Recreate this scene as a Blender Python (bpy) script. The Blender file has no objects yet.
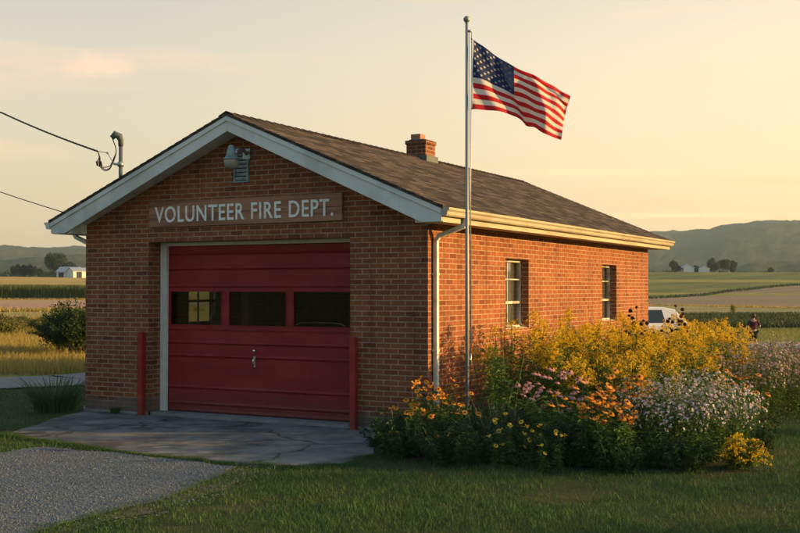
import bpy, math, random
import numpy as np
from mathutils import Vector, Matrix, noise
PI = math.pi
rad = math.radians
random.seed(7)
RNG = np.random.default_rng(11)
scene = bpy.context.scene
COL = scene.collection

# ------------------------------------------------------------------ frame
CAM = (7.07, -14.24, 2.1)
YAW = rad(27.85)
F = 1111.0
cy_, sy_ = math.cos(YAW), math.sin(YAW)

def from_view(X, Z):
    """sideways offset X and distance Z from the viewpoint -> ground x, y"""
    return (CAM[0] + cy_ * X - sy_ * Z, CAM[1] + sy_ * X + cy_ * Z)

def at(px, Z):
    return from_view((px - 400) / F * Z, Z)

def on_ground(px, py):
    Z = CAM[2] * F / (py - 289.0)
    return at(px, Z)

def interp(x, pts):
    if x <= pts[0][0]: return pts[0][1]
    for (a, va), (b, vb) in zip(pts, pts[1:]):
        if x <= b:
            t = (x - a) / (b - a); t = t * t * (3 - 2 * t) * .5 + t * .5
            return va + (vb - va) * t
    return pts[-1][1]

PL = [(0, 0), (30, 0), (45, .05), (65, .3), (130, .4), (200, .7), (300, 2.6), (440, 6.0), (520, 6.5), (700, 4), (1200, 3), (2000, 12), (7000, 15)]
PR = [(0, 0), (24, 0), (52, -.75), (80, -.9), (110, -.8), (160, -.45), (260, .6), (340, 3.6), (440, 8.2), (540, 9), (700, 5), (1200, 3), (2000, 12), (7000, 15)]

def polar(x, y):
    dx, dy = x - CAM[0], y - CAM[1]
    X = cy_ * dx + sy_ * dy; Z = -sy_ * dx + cy_ * dy
    return math.hypot(X, Z), math.atan2(X, Z)

def from_polar(r, az):
    return from_view(r * math.sin(az), r * math.cos(az))

def gz(x, y):
    r, az = polar(x, y)
    d = math.degrees(az)
    t = min(1, max(0, (d + 8) / 16)); t = t * t * (3 - 2 * t)
    if abs(d) > 60: t *= max(0, 1 - (abs(d) - 60) / 60)
    z = interp(r, PL) * (1 - t) + interp(r, PR) * t
    if r > 60:
        z += noise.noise(Vector((x * .006, y * .006, 3))) * min(2.5, (r - 60) * .006)
    return z

# ------------------------------------------------------------------ objects
def link(o, parent=None):
    COL.objects.link(o)
    if parent is not None: o.parent = parent
    return o

def tag(o, label=None, cat=None, group=None, kind=None):
    if label: o['label'] = label
    if cat: o['category'] = cat
    if group: o['group'] = group
    if kind: o['kind'] = kind
    return o

def empty(name, loc=(0, 0, 0), rz=0, label=None, cat=None, group=None):
    o = bpy.data.objects.new(name, None); o.empty_display_size = .2
    link(o); o.location = loc; o.rotation_euler = (0, 0, rz)
    return tag(o, label, cat, group)

class MB:
    def __init__(s): s.v = []; s.f = []; s.m = []; s.sm = []
    def add(s, vs, fs, m=0, smooth=False):
        b = len(s.v); s.v += [tuple(v) for v in vs]
        for f in fs: s.f.append(tuple(b + i for i in f)); s.m.append(m); s.sm.append(smooth)
    def box(s, x0, x1, y0, y1, z0, z1, m=0, bev=0):
        if x0 > x1: x0, x1 = x1, x0
        if y0 > y1: y0, y1 = y1, y0
        v = [(x, y, z) for z in (z0, z1) for y in (y0, y1) for x in (x0, x1)]
        s.add(v, [(0, 2, 3, 1), (4, 5, 7, 6), (0, 1, 5, 4), (2, 6, 7, 3), (0, 4, 6, 2), (1, 3, 7, 5)], m)
    def tube(s, pts, r, n=10, m=0, cap=True, smooth=True):
        pts = [Vector(p) for p in pts]
        rs = r if isinstance(r, (list, tuple)) else [r] * len(pts)
        rings = []; up = None
        for i, p in enumerate(pts):
            d = (pts[min(i + 1, len(pts) - 1)] - pts[max(i - 1, 0)])
            d = d.normalized() if d.length > 1e-9 else Vector((0, 0, 1))
            if up is None:
                up = Vector((0, 0, 1)) if abs(d.z) < .9 else Vector((1, 0, 0))
            a = d.cross(up).normalized(); b = a.cross(d).normalized(); up = b
            rings.append([p + (a * math.cos(2 * PI * k / n) + b * math.sin(2 * PI * k / n)) * rs[i] for k in range(n)])
        vs = [v for rg in rings for v in rg]; fs = []
        for i in range(len(pts) - 1):
            for k in range(n):
                k2 = (k + 1) % n
                fs.append((i * n + k, (i + 1) * n + k, (i + 1) * n + k2, i * n + k2))
        s.add(vs, fs, m, smooth)
        if cap:
            e = (len(pts) - 1) * n
            s.add(rings[0], [tuple(range(n))], m)
            s.add(rings[-1], [tuple(reversed(range(n)))], m)
    def lathe(s, prof, c=(0, 0, 0), n=20, m=0, smooth=True):
        vs = []; fs = []
        for (r, z) in prof:
            for k in range(n):
                a = 2 * PI * k / n; vs.append((c[0] + r * math.cos(a), c[1] + r * math.sin(a), c[2] + z))
        for i in range(len(prof) - 1):
            for k in range(n):
                k2 = (k + 1) % n
                fs.append((i * n + k, i * n + k2, (i + 1) * n + k2, (i + 1) * n + k))
        s.add(vs, fs, m, smooth)
    def prism(s, poly, axis, a, b, m=0, smooth=False):
        """poly of 2D points extruded along an axis from a to b"""
        def P(p, t):
            return {'x': (t, p[0], p[1]), 'y': (p[0], t, p[1]), 'z': (p[0], p[1], t)}[axis]
        n = len(poly)
        vs = [P(p, a) for p in poly] + [P(p, b) for p in poly]
        fs = [tuple(range(n)), tuple(reversed(range(n, 2 * n)))]
        s.add(vs, fs, m)
        s.add(vs, [(i, i + n, (i + 1) % n + n, (i + 1) % n) for i in range(n)], m, smooth)
    def build(s, name, mats, parent=None, bevel=0, fix=True):
        me = bpy.data.meshes.new(name)
        me.from_pydata(s.v, [], s.f)
        mats = mats if isinstance(mats, (list, tuple)) else [mats]
        for q in mats: me.materials.append(q)
        me.polygons.foreach_set('material_index', s.m)
        me.polygons.foreach_set('use_smooth', s.sm)
        me.update()
        if fix:
            import bmesh
            bm = bmesh.new(); bm.from_mesh(me)
            bmesh.ops.remove_doubles(bm, verts=bm.verts, dist=1e-5)
            bmesh.ops.recalc_face_normals(bm, faces=bm.faces)
            bm.to_mesh(me); bm.free()
        o = link(bpy.data.objects.new(name, me), parent)
        if bevel:
            b = o.modifiers.new('bevel', 'BEVEL'); b.width = bevel; b.segments = 2; b.limit_method = 'ANGLE'; b.angle_limit = rad(40)
        return o

def np_mesh(name, V, Fc, M, mats, smooth=False):
    """V (N,3); Fc (K,4) quads; M (K,) material indices"""
    me = bpy.data.meshes.new(name)
    me.vertices.add(len(V)); me.vertices.foreach_set('co', np.ascontiguousarray(V, np.float32).ravel())
    K, q = Fc.shape
    me.loops.add(K * q); me.loops.foreach_set('vertex_index', np.ascontiguousarray(Fc, np.int32).ravel())
    me.polygons.add(K); me.polygons.foreach_set('loop_start', np.arange(0, K * q, q, dtype=np.int32))
    for t in mats: me.materials.append(t)
    me.polygons.foreach_set('material_index', np.ascontiguousarray(M, np.int32))
    if smooth: me.polygons.foreach_set('use_smooth', np.ones(K, bool))
    me.update(); me.validate()
    return me

class Q:
    """quads gathered with numpy"""
    def __init__(s): s.V = []; s.F = []; s.M = []; s.n = 0
    def put(s, V, Fc, M):
        V = np.asarray(V, float).reshape(-1, 3); Fc = np.asarray(Fc, int)
        s.V.append(V); s.F.append(Fc + s.n); s.n += len(V)
        s.M.append(np.full(len(Fc), M, int) if np.isscalar(M) else np.asarray(M, int))
    def leaves(s, base, d, L, W, m=0, droop=.25):
        """diamond leaves from base points along unit directions"""
        base = np.asarray(base, float); d = np.asarray(d, float); n = len(base)
        if n == 0: return
        L = np.broadcast_to(np.asarray(L, float), (n,))[:, None]; W = np.broadcast_to(np.asarray(W, float), (n,))[:, None]
        r = RNG.normal(size=(n, 3)); side = np.cross(d, r); side /= np.linalg.norm(side, axis=1)[:, None] + 1e-9
        nr = np.cross(side, d)
        tip = base + d * L; tip[:, 2] -= (droop * L)[:, 0]
        mid = base + d * L * .45 + nr * W * .25
        V = np.stack([base, mid + side * W * .5, tip, mid - side * W * .5], 1)
        s.put(V, np.arange(4 * n).reshape(n, 4), m)
    def stamp(s, tv, tf, tm, R, T):
        """template (k,3) placed with rotation-scales R (n,3,3) and offsets T (n,3)"""
        n = len(T)
        if n == 0: return
        V = np.einsum('nij,kj->nki', R, tv) + T[:, None, :]
        Fc = (np.asarray(tf)[None] + (np.arange(n) * len(tv))[:, None, None]).reshape(-1, 4)
        s.put(V, Fc, np.tile(np.asarray(tm), n))
    def strands(s, P, w, m=0):
        """P (n,k,3) polylines as flat ribbons of half-width w (n,k) - quads; direction random"""
        n, k, _ = P.shape
        a = RNG.uniform(0, 2 * PI, n); side = np.stack([np.cos(a), np.sin(a), np.zeros(n)], 1)[:, None, :]
        w = np.broadcast_to(w, (n, k))[:, :, None]
        V = np.stack([P - side * w, P + side * w], 2).reshape(n, 2 * k, 3)
        f = np.array([[2 * i, 2 * i + 1, 2 * i + 3, 2 * i + 2] for i in range(k - 1)])
        Fc = (f[None] + (np.arange(n) * 2 * k)[:, None, None]).reshape(-1, 4)
        s.put(V, Fc, m)
    def mesh(s, name, mats, smooth=False):
        return np_mesh(name, np.concatenate(s.V), np.concatenate(s.F), np.concatenate(s.M), mats, smooth)

def unit(v): return v / (np.linalg.norm(v, axis=-1, keepdims=True) + 1e-9)

def facing(n, tilt, lean=(0, 0)):
    """random rotations whose local z is tilted up to `tilt` away from up"""
    z = unit(np.stack([RNG.normal(0, tilt, n) + lean[0], RNG.normal(0, tilt, n) + lean[1], np.ones(n)], 1))
    a = RNG.uniform(0, 2 * PI, n); h = np.stack([np.cos(a), np.sin(a), np.zeros(n)], 1)
    y = unit(np.cross(z, h)); x = np.cross(y, z)
    return np.stack([x, y, z], 2)

# ------------------------------------------------------------------ materials
def new_mat(name):
    m = bpy.data.materials.new(name); m.use_nodes = True
    nt = m.node_tree; nt.nodes.clear()
    return m, nt, nt.nodes, nt.links

def nd(N, t, **kw):
    n = N.new(t)
    for k, v in kw.items():
        if k in n.inputs.keys(): n.inputs[k].default_value = v
        else: setattr(n, k, v)
    return n

def ramp(N, stops, interp_='LINEAR'):
    r = N.new('ShaderNodeValToRGB'); r.color_ramp.interpolation = interp_
    e = r.color_ramp.elements
    while len(e) > 1: e.remove(e[-1])
    e[0].position = stops[0][0]; e[0].color = (*stops[0][1], 1) if len(stops[0][1]) == 3 else stops[0][1]
    for p, c in stops[1:]:
        x = e.new(p); x.color = (*c, 1) if len(c) == 3 else c
    return r

def surf(name, c1, c2, scale=4, rough=.8, bump=.0, bscale=None, spec=.3, metal=0, c3=None, scale2=None, detail=6, stretch=None, coord='Object', bdist=.01):
    """two colours mixed by noise, optional third in larger patches, with bump"""
    m, nt, N, L = new_mat(name)
    out = nd(N, 'ShaderNodeOutputMaterial'); b = nd(N, 'ShaderNodeBsdfPrincipled', Roughness=rough, Metallic=metal)
    b.inputs['Specular IOR Level'].default_value = spec
    tc = nd(N, 'ShaderNodeTexCoord'); vec = tc.outputs[coord]
    if stretch:
        mp = nd(N, 'ShaderNodeMapping'); mp.inputs['Scale'].default_value = stretch
        L.new(vec, mp.inputs['Vector']); vec = mp.outputs['Vector']
    n1 = nd(N, 'ShaderNodeTexNoise', Scale=scale, Detail=detail, Roughness=.65); L.new(vec, n1.inputs['Vector'])
    r = ramp(N, [(.3, c1), (.7, c2)]); L.new(n1.outputs['Fac'], r.inputs['Fac'])
    col = r.outputs['Color']
    if c3:
        n2 = nd(N, 'ShaderNodeTexNoise', Scale=scale2 or scale * .2, Detail=5, Roughness=.6); L.new(vec, n2.inputs['Vector'])
        r2 = ramp(N, [(.48, (0, 0, 0)), (.62, (1, 1, 1))]); L.new(n2.outputs['Fac'], r2.inputs['Fac'])
        mx = nd(N, 'ShaderNodeMix', data_type='RGBA'); L.new(r2.outputs['Color'], mx.inputs[0])
        L.new(col, mx.inputs[6]); mx.inputs[7].default_value = (*c3, 1); col = mx.outputs[2]
    L.new(col, b.inputs['Base Color'])
    if bump:
        n3 = nd(N, 'ShaderNodeTexNoise', Scale=bscale or scale * 4, Detail=6); L.new(vec, n3.inputs['Vector'])
        bp = nd(N, 'ShaderNodeBump', Strength=bump, Distance=bdist); L.new(n3.outputs['Fac'], bp.inputs['Height'])
        L.new(bp.outputs['Normal'], b.inputs['Normal'])
    L.new(b.outputs['BSDF'], out.inputs['Surface'])
    return m

def leaf(name, c1, c2, trans=.35, rough=.6, c3=None, spec=.25, patch=None):
    """foliage or petals: each leaf its own shade between c1 and c2; some light passes through"""
    m, nt, N, L = new_mat(name)
    out = nd(N, 'ShaderNodeOutputMaterial'); b = nd(N, 'ShaderNodeBsdfPrincipled', Roughness=rough)
    b.inputs['Specular IOR Level'].default_value = spec
    g = nd(N, 'ShaderNodeNewGeometry')
    st = [(0, c1), (1, c2)] if not c3 else [(0, c1), (.6, c2), (1, c3)]
    r = ramp(N, st); L.new(g.outputs['Random Per Island'], r.inputs['Fac'])
    t = nd(N, 'ShaderNodeBsdfTranslucent'); mx = nd(N, 'ShaderNodeMixShader'); mx.inputs[0].default_value = trans
    col = r.outputs['Color']
    if patch:
        n = nd(N, 'ShaderNodeTexNoise', Scale=patch[1], Detail=5, Roughness=.65); L.new(g.outputs['Position'], n.inputs['Vector'])
        pr = ramp(N, [(.44, (0, 0, 0)), (.66, (.85, .85, .85))]); L.new(n.outputs['Fac'], pr.inputs['Fac'])
        pm_ = nd(N, 'ShaderNodeMix', data_type='RGBA'); L.new(pr.outputs['Color'], pm_.inputs[0]); L.new(col, pm_.inputs[6]); pm_.inputs[7].default_value = (*patch[0], 1); col = pm_.outputs[2]
    L.new(col, b.inputs['Base Color']); L.new(col, t.inputs['Color'])
    L.new(b.outputs['BSDF'], mx.inputs[1]); L.new(t.outputs['BSDF'], mx.inputs[2]); L.new(mx.outputs[0], out.inputs['Surface'])
    return m

def brick_mat(name, tone=1.0):
    m, nt, N, L = new_mat(name)
    out = nd(N, 'ShaderNodeOutputMaterial'); b = nd(N, 'ShaderNodeBsdfPrincipled', Roughness=.85)
    b.inputs['Specular IOR Level'].default_value = .2
    g = nd(N, 'ShaderNodeNewGeometry')
    sp = nd(N, 'ShaderNodeSeparateXYZ'); L.new(g.outputs['Position'], sp.inputs[0])
    sn = nd(N, 'ShaderNodeSeparateXYZ'); L.new(g.outputs['True Normal'], sn.inputs[0])
    ab = nd(N, 'ShaderNodeMath', operation='ABSOLUTE'); L.new(sn.outputs[1], ab.inputs[0])
    gt = nd(N, 'ShaderNodeMath', operation='GREATER_THAN'); L.new(ab.outputs[0], gt.inputs[0]); gt.inputs[1].default_value = .5
    mu = nd(N, 'ShaderNodeMix', data_type='FLOAT'); L.new(gt.outputs[0], mu.inputs[0]); L.new(sp.outputs[1], mu.inputs[2]); L.new(sp.outputs[0], mu.inputs[3])
    cb = nd(N, 'ShaderNodeCombineXYZ'); L.new(mu.outputs[0], cb.inputs[0]); L.new(sp.outputs[2], cb.inputs[1])
    # slight waviness of the joints
    wn = nd(N, 'ShaderNodeTexNoise', Scale=9.0, Detail=3); L.new(g.outputs['Position'], wn.inputs['Vector'])
    ws = nd(N, 'ShaderNodeVectorMath', operation='SCALE'); ws.inputs[3].default_value = .008; L.new(wn.outputs['Color'], ws.inputs[0])
    wa = nd(N, 'ShaderNodeVectorMath', operation='ADD'); L.new(cb.outputs[0], wa.inputs[0]); L.new(ws.outputs[0], wa.inputs[1])
    bt = nd(N, 'ShaderNodeTexBrick', offset=.5, offset_frequency=2, squash=1.0)
    for k, v in (('Scale', 1.0), ('Mortar Size', .0090), ('Mortar Smooth', .2), ('Bias', 0.0), ('Brick Width', .24), ('Row Height', .0775)):
        bt.inputs[k].default_value = v
    L.new(wa.outputs[0], bt.inputs['Vector'])
    bt.inputs['Color1'].default_value = (0, 0, 0, 1); bt.inputs['Color2'].default_value = (1, 1, 1, 1); bt.inputs['Mortar'].default_value = (.5, .5, .5, 1)
    rb = ramp(N, [(0, (.15, .045, .024)), (.12, (.215, .068, .030)), (.5, (.255, .082, .034)), (.88, (.295, .100, .040)), (1, (.215, .066, .029))])
    L.new(bt.outputs['Color'], rb.inputs['Fac'])
    # streaks and burns inside a brick
    n2 = nd(N, 'ShaderNodeTexNoise', Scale=28.0, Detail=8, Roughness=.7); L.new(g.outputs['Position'], n2.inputs['Vector'])
    r2 = ramp(N, [(.3, (.72, .72, .72)), (.7, (1.2, 1.2, 1.2))]); L.new(n2.outputs['Fac'], r2.inputs['Fac'])
    m1 = nd(N, 'ShaderNodeMix', data_type='RGBA', blend_type='MULTIPLY'); m1.inputs[0].default_value = 1; L.new(rb.outputs['Color'], m1.inputs[6]); L.new(r2.outputs['Color'], m1.inputs[7])
    # mortar
    rm = ramp(N, [(.3, (.30, .19, .115)), (.7, (.43, .285, .175))]); n4 = nd(N, 'ShaderNodeTexNoise', Scale=6.0, Detail=6); L.new(g.outputs['Position'], n4.inputs['Vector']); L.new(n4.outputs['Fac'], rm.inputs['Fac'])
    m2 = nd(N, 'ShaderNodeMix', data_type='RGBA'); L.new(bt.outputs['Fac'], m2.inputs[0]); L.new(m1.outputs[2], m2.inputs[6]); L.new(rm.outputs['Color'], m2.inputs[7])
    # old weathering: broad pale/dark patches, rain grime at the foot of the wall
    n3 = nd(N, 'ShaderNodeTexNoise', Scale=.9, Detail=6, Roughness=.6); L.new(g.outputs['Position'], n3.inputs['Vector'])
    r3 = ramp(N, [(.3, (.82, .80, .80)), (.7, (1.12, 1.1, 1.08))]); L.new(n3.outputs['Fac'], r3.inputs['Fac'])
    m3 = nd(N, 'ShaderNodeMix', data_type='RGBA', blend_type='MULTIPLY'); m3.inputs[0].default_value = 1; L.new(m2.outputs[2], m3.inputs[6]); L.new(r3.outputs['Color'], m3.inputs[7])
    ad = nd(N, 'ShaderNodeMath', operation='MULTIPLY_ADD'); L.new(n3.outputs['Fac'], ad.inputs[0]); ad.inputs[1].default_value = -.5; L.new(sp.outputs[2], ad.inputs[2])
    rz = ramp(N, [(0, (.75, .75, .75)), (.08, (0, 0, 0))]); L.new(ad.outputs[0], rz.inputs['Fac'])
    m4 = nd(N, 'ShaderNodeMix', data_type='RGBA'); L.new(rz.outputs['Color'], m4.inputs[0]); L.new(m3.outputs[2], m4.inputs[6]); m4.inputs[7].default_value = (.13, .11, .085, 1)
    mp5 = nd(N, 'ShaderNodeMapping'); mp5.inputs['Scale'].default_value = (5, 5, .5); L.new(g.outputs['Position'], mp5.inputs['Vector'])
    n5 = nd(N, 'ShaderNodeTexNoise', Scale=1.0, Detail=5, Roughness=.6); L.new(mp5.outputs[0], n5.inputs['Vector'])
    r5 = ramp(N, [(.34, (.74, .72, .72)), (.5, (1, 1, 1)), (.7, (1.08, 1.06, 1.04))]); L.new(n5.outputs['Fac'], r5.inputs['Fac'])
    m5 = nd(N, 'ShaderNodeMix', data_type='RGBA', blend_type='MULTIPLY'); m5.inputs[0].default_value = 1; L.new(m4.outputs[2], m5.inputs[6]); L.new(r5.outputs['Color'], m5.inputs[7]); m4 = m5
    sc = nd(N, 'ShaderNodeMix', data_type='RGBA', blend_type='MULTIPLY'); sc.inputs[0].default_value = 1; L.new(m4.outputs[2], sc.inputs[6]); sc.inputs[7].default_value = (tone, tone, tone, 1)
    L.new(sc.outputs[2], b.inputs['Base Color'])
    h = nd(N, 'ShaderNodeMath', operation='MULTIPLY_ADD'); L.new(bt.outputs['Fac'], h.inputs[0]); h.inputs[1].default_value = -1.0
    hs = nd(N, 'ShaderNodeMath', operation='MULTIPLY'); L.new(n2.outputs['Fac'], hs.inputs[0]); hs.inputs[1].default_value = .45; L.new(hs.outputs[0], h.inputs[2])
    bp = nd(N, 'ShaderNodeBump', Strength=.8, Distance=.007); L.new(h.outputs[0], bp.inputs['Height']); L.new(bp.outputs['Normal'], b.inputs['Normal'])
    L.new(b.outputs['BSDF'], out.inputs['Surface'])
    return m

def shingle_mat():
    m, nt, N, L = new_mat('asphalt_shingles')
    out = nd(N, 'ShaderNodeOutputMaterial'); b = nd(N, 'ShaderNodeBsdfPrincipled', Roughness=.95)
    b.inputs['Specular IOR Level'].default_value = .15
    g = nd(N, 'ShaderNodeNewGeometry'); sp = nd(N, 'ShaderNodeSeparateXYZ'); L.new(g.outputs['Position'], sp.inputs[0])
    cb = nd(N, 'ShaderNodeCombineXYZ'); L.new(sp.outputs[1], cb.inputs[0])
    sl = nd(N, 'ShaderNodeMath', operation='MULTIPLY'); L.new(sp.outputs[2], sl.inputs[0]); sl.inputs[1].default_value = 2.57; L.new(sl.outputs[0], cb.inputs[1])
    bt = nd(N, 'ShaderNodeTexBrick', offset=.5, offset_frequency=2)
    for k, v in (('Scale', 1.0), ('Mortar Size', .009), ('Mortar Smooth', .3), ('Bias', 0.0), ('Brick Width', .31), ('Row Height', .14)):
        bt.inputs[k].default_value = v
    bt.inputs['Color1'].default_value = (0, 0, 0, 1); bt.inputs['Color2'].default_value = (1, 1, 1, 1); bt.inputs['Mortar'].default_value = (0, 0, 0, 1)
    L.new(cb.outputs[0], bt.inputs['Vector'])
    r1 = ramp(N, [(0, (.034, .029, .026)), (.45, (.062, .051, .044)), (1, (.115, .092, .078))]); L.new(bt.outputs['Color'], r1.inputs['Fac'])
    n = nd(N, 'ShaderNodeTexNoise', Scale=60.0, Detail=6, Roughness=.8); L.new(g.outputs['Position'], n.inputs['Vector'])
    r = ramp(N, [(.3, (.5, .5, .5)), (.7, (1.5, 1.5, 1.5))]); L.new(n.outputs['Fac'], r.inputs['Fac'])
    m1 = nd(N, 'ShaderNodeMix', data_type='RGBA', blend_type='MULTIPLY'); m1.inputs[0].default_value = 1; L.new(r1.outputs['Color'], m1.inputs[6]); L.new(r.outputs['Color'], m1.inputs[7])
    # stains that run down the slope
    mp = nd(N, 'ShaderNodeMapping'); mp.inputs['Scale'].default_value = (1.0, 1.2, 1.0); L.new(g.outputs['Position'], mp.inputs['Vector'])
    n2 = nd(N, 'ShaderNodeTexNoise', Scale=1.3, Detail=6, Roughness=.65); L.new(mp.outputs[0], n2.inputs['Vector'])
    r2 = ramp(N, [(.3, (.68, .68, .68)), (.68, (1.15, 1.12, 1.1))]); L.new(n2.outputs['Fac'], r2.inputs['Fac'])
    m2 = nd(N, 'ShaderNodeMix', data_type='RGBA', blend_type='MULTIPLY'); m2.inputs[0].default_value = 1; L.new(m1.outputs[2], m2.inputs[6]); L.new(r2.outputs['Color'], m2.inputs[7])
    L.new(m2.outputs[2], b.inputs['Base Color'])
    h = nd(N, 'ShaderNodeMath', operation='MULTIPLY_ADD'); L.new(bt.outputs['Fac'], h.inputs[0]); h.inputs[1].default_value = -1.0; L.new(n.outputs['Fac'], h.inputs[2])
    bp = nd(N, 'ShaderNodeBump', Strength=.7, Distance=.008); L.new(h.outputs[0], bp.inputs['Height']); L.new(bp.outputs['Normal'], b.inputs['Normal'])
    L.new(b.outputs['BSDF'], out.inputs['Surface'])
    return m

def glass_mat(name, tint=(.9, .93, .92), refl=.12):
    m, nt, N, L = new_mat(name)
    out = nd(N, 'ShaderNodeOutputMaterial')
    t = nd(N, 'ShaderNodeBsdfTransparent', Color=(*tint, 1)); g = nd(N, 'ShaderNodeBsdfGlossy', Roughness=.03)
    lw = nd(N, 'ShaderNodeLayerWeight', Blend=.5); pw = nd(N, 'ShaderNodeMath', operation='POWER'); pw.inputs[1].default_value = 4; L.new(lw.outputs['Facing'], pw.inputs[0])
    ad = nd(N, 'ShaderNodeMath', operation='ADD'); ad.inputs[1].default_value = refl; ad.use_clamp = True
    L.new(pw.outputs[0], ad.inputs[0])
    n = nd(N, 'ShaderNodeTexNoise', Scale=2.5, Detail=2); bp = nd(N, 'ShaderNodeBump', Strength=.12, Distance=.02)
    tc = nd(N, 'ShaderNodeTexCoord'); L.new(tc.outputs['Object'], n.inputs['Vector']); L.new(n.outputs['Fac'], bp.inputs['Height']); L.new(bp.outputs[0], g.inputs['Normal'])
    mx = nd(N, 'ShaderNodeMixShader'); L.new(ad.outputs[0], mx.inputs[0]); L.new(t.outputs[0], mx.inputs[1]); L.new(g.outputs[0], mx.inputs[2])
    L.new(mx.outputs[0], out.inputs['Surface'])
    return m

def ground_mat(name, c1, c2, c3, s1=.35, s2=6.0, s3=.05, rough=.95, bump=.5, rows=None, dark=None):
    """soil/turf: broad patches, fine speckle, optional crop rows (spacing, angle, strength)"""
    m, nt, N, L = new_mat(name)
    out = nd(N, 'ShaderNodeOutputMaterial'); b = nd(N, 'ShaderNodeBsdfPrincipled', Roughness=rough)
    b.inputs['Specular IOR Level'].default_value = .1
    g = nd(N, 'ShaderNodeNewGeometry')
    n1 = nd(N, 'ShaderNodeTexNoise', Scale=s1, Detail=8, Roughness=.65); L.new(g.outputs['Position'], n1.inputs['Vector'])
    r1 = ramp(N, [(.35, c1), (.65, c2)]); L.new(n1.outputs['Fac'], r1.inputs['Fac'])
    n2 = nd(N, 'ShaderNodeTexNoise', Scale=s2, Detail=8, Roughness=.75); L.new(g.outputs['Position'], n2.inputs['Vector'])
    r2 = ramp(N, [(.3, (.6, .6, .6)), (.7, (1.35, 1.35, 1.35))]); L.new(n2.outputs['Fac'], r2.inputs['Fac'])
    n3 = nd(N, 'ShaderNodeTexNoise', Scale=s3, Detail=6, Roughness=.6); L.new(g.outputs['Position'], n3.inputs['Vector'])
    r3 = ramp(N, [(.47, (0, 0, 0)), (.62, (1, 1, 1))]); L.new(n3.outputs['Fac'], r3.inputs['Fac'])
    m1 = nd(N, 'ShaderNodeMix', data_type='RGBA'); L.new(r3.outputs['Color'], m1.inputs[0]); L.new(r1.outputs['Color'], m1.inputs[6]); m1.inputs[7].default_value = (*c3, 1)
    m2 = nd(N, 'ShaderNodeMix', data_type='RGBA', blend_type='MULTIPLY'); m2.inputs[0].default_value = 1; L.new(m1.outputs[2], m2.inputs[6]); L.new(r2.outputs['Color'], m2.inputs[7])
    col = m2.outputs[2]
    if rows:
        mp = nd(N, 'ShaderNodeMapping'); mp.inputs['Rotation'].default_value = (0, 0, rows[1]); mp.inputs['Scale'].default_value = (1 / rows[0],) * 3
        L.new(g.outputs['Position'], mp.inputs['Vector'])
        wv = nd(N, 'ShaderNodeTexWave', Scale=1.0, Distortion=1.2, Detail=3); L.new(mp.outputs[0], wv.inputs['Vector'])
        k = 1 - rows[2]; rr = ramp(N, [(.2, (k, k, k)), (.8, (1.1, 1.1, 1.1))]); L.new(wv.outputs['Fac'], rr.inputs['Fac'])
        m3 = nd(N, 'ShaderNodeMix', data_type='RGBA', blend_type='MULTIPLY'); m3.inputs[0].default_value = 1; L.new(col, m3.inputs[6]); L.new(rr.outputs['Color'], m3.inputs[7]); col = m3.outputs[2]
    L.new(col, b.inputs['Base Color'])
    bp = nd(N, 'ShaderNodeBump', Strength=bump, Distance=.04); L.new(n2.outputs['Fac'], bp.inputs['Height']); L.new(bp.outputs['Normal'], b.inputs['Normal'])
    L.new(b.outputs['BSDF'], out.inputs['Surface'])
    return m

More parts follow.
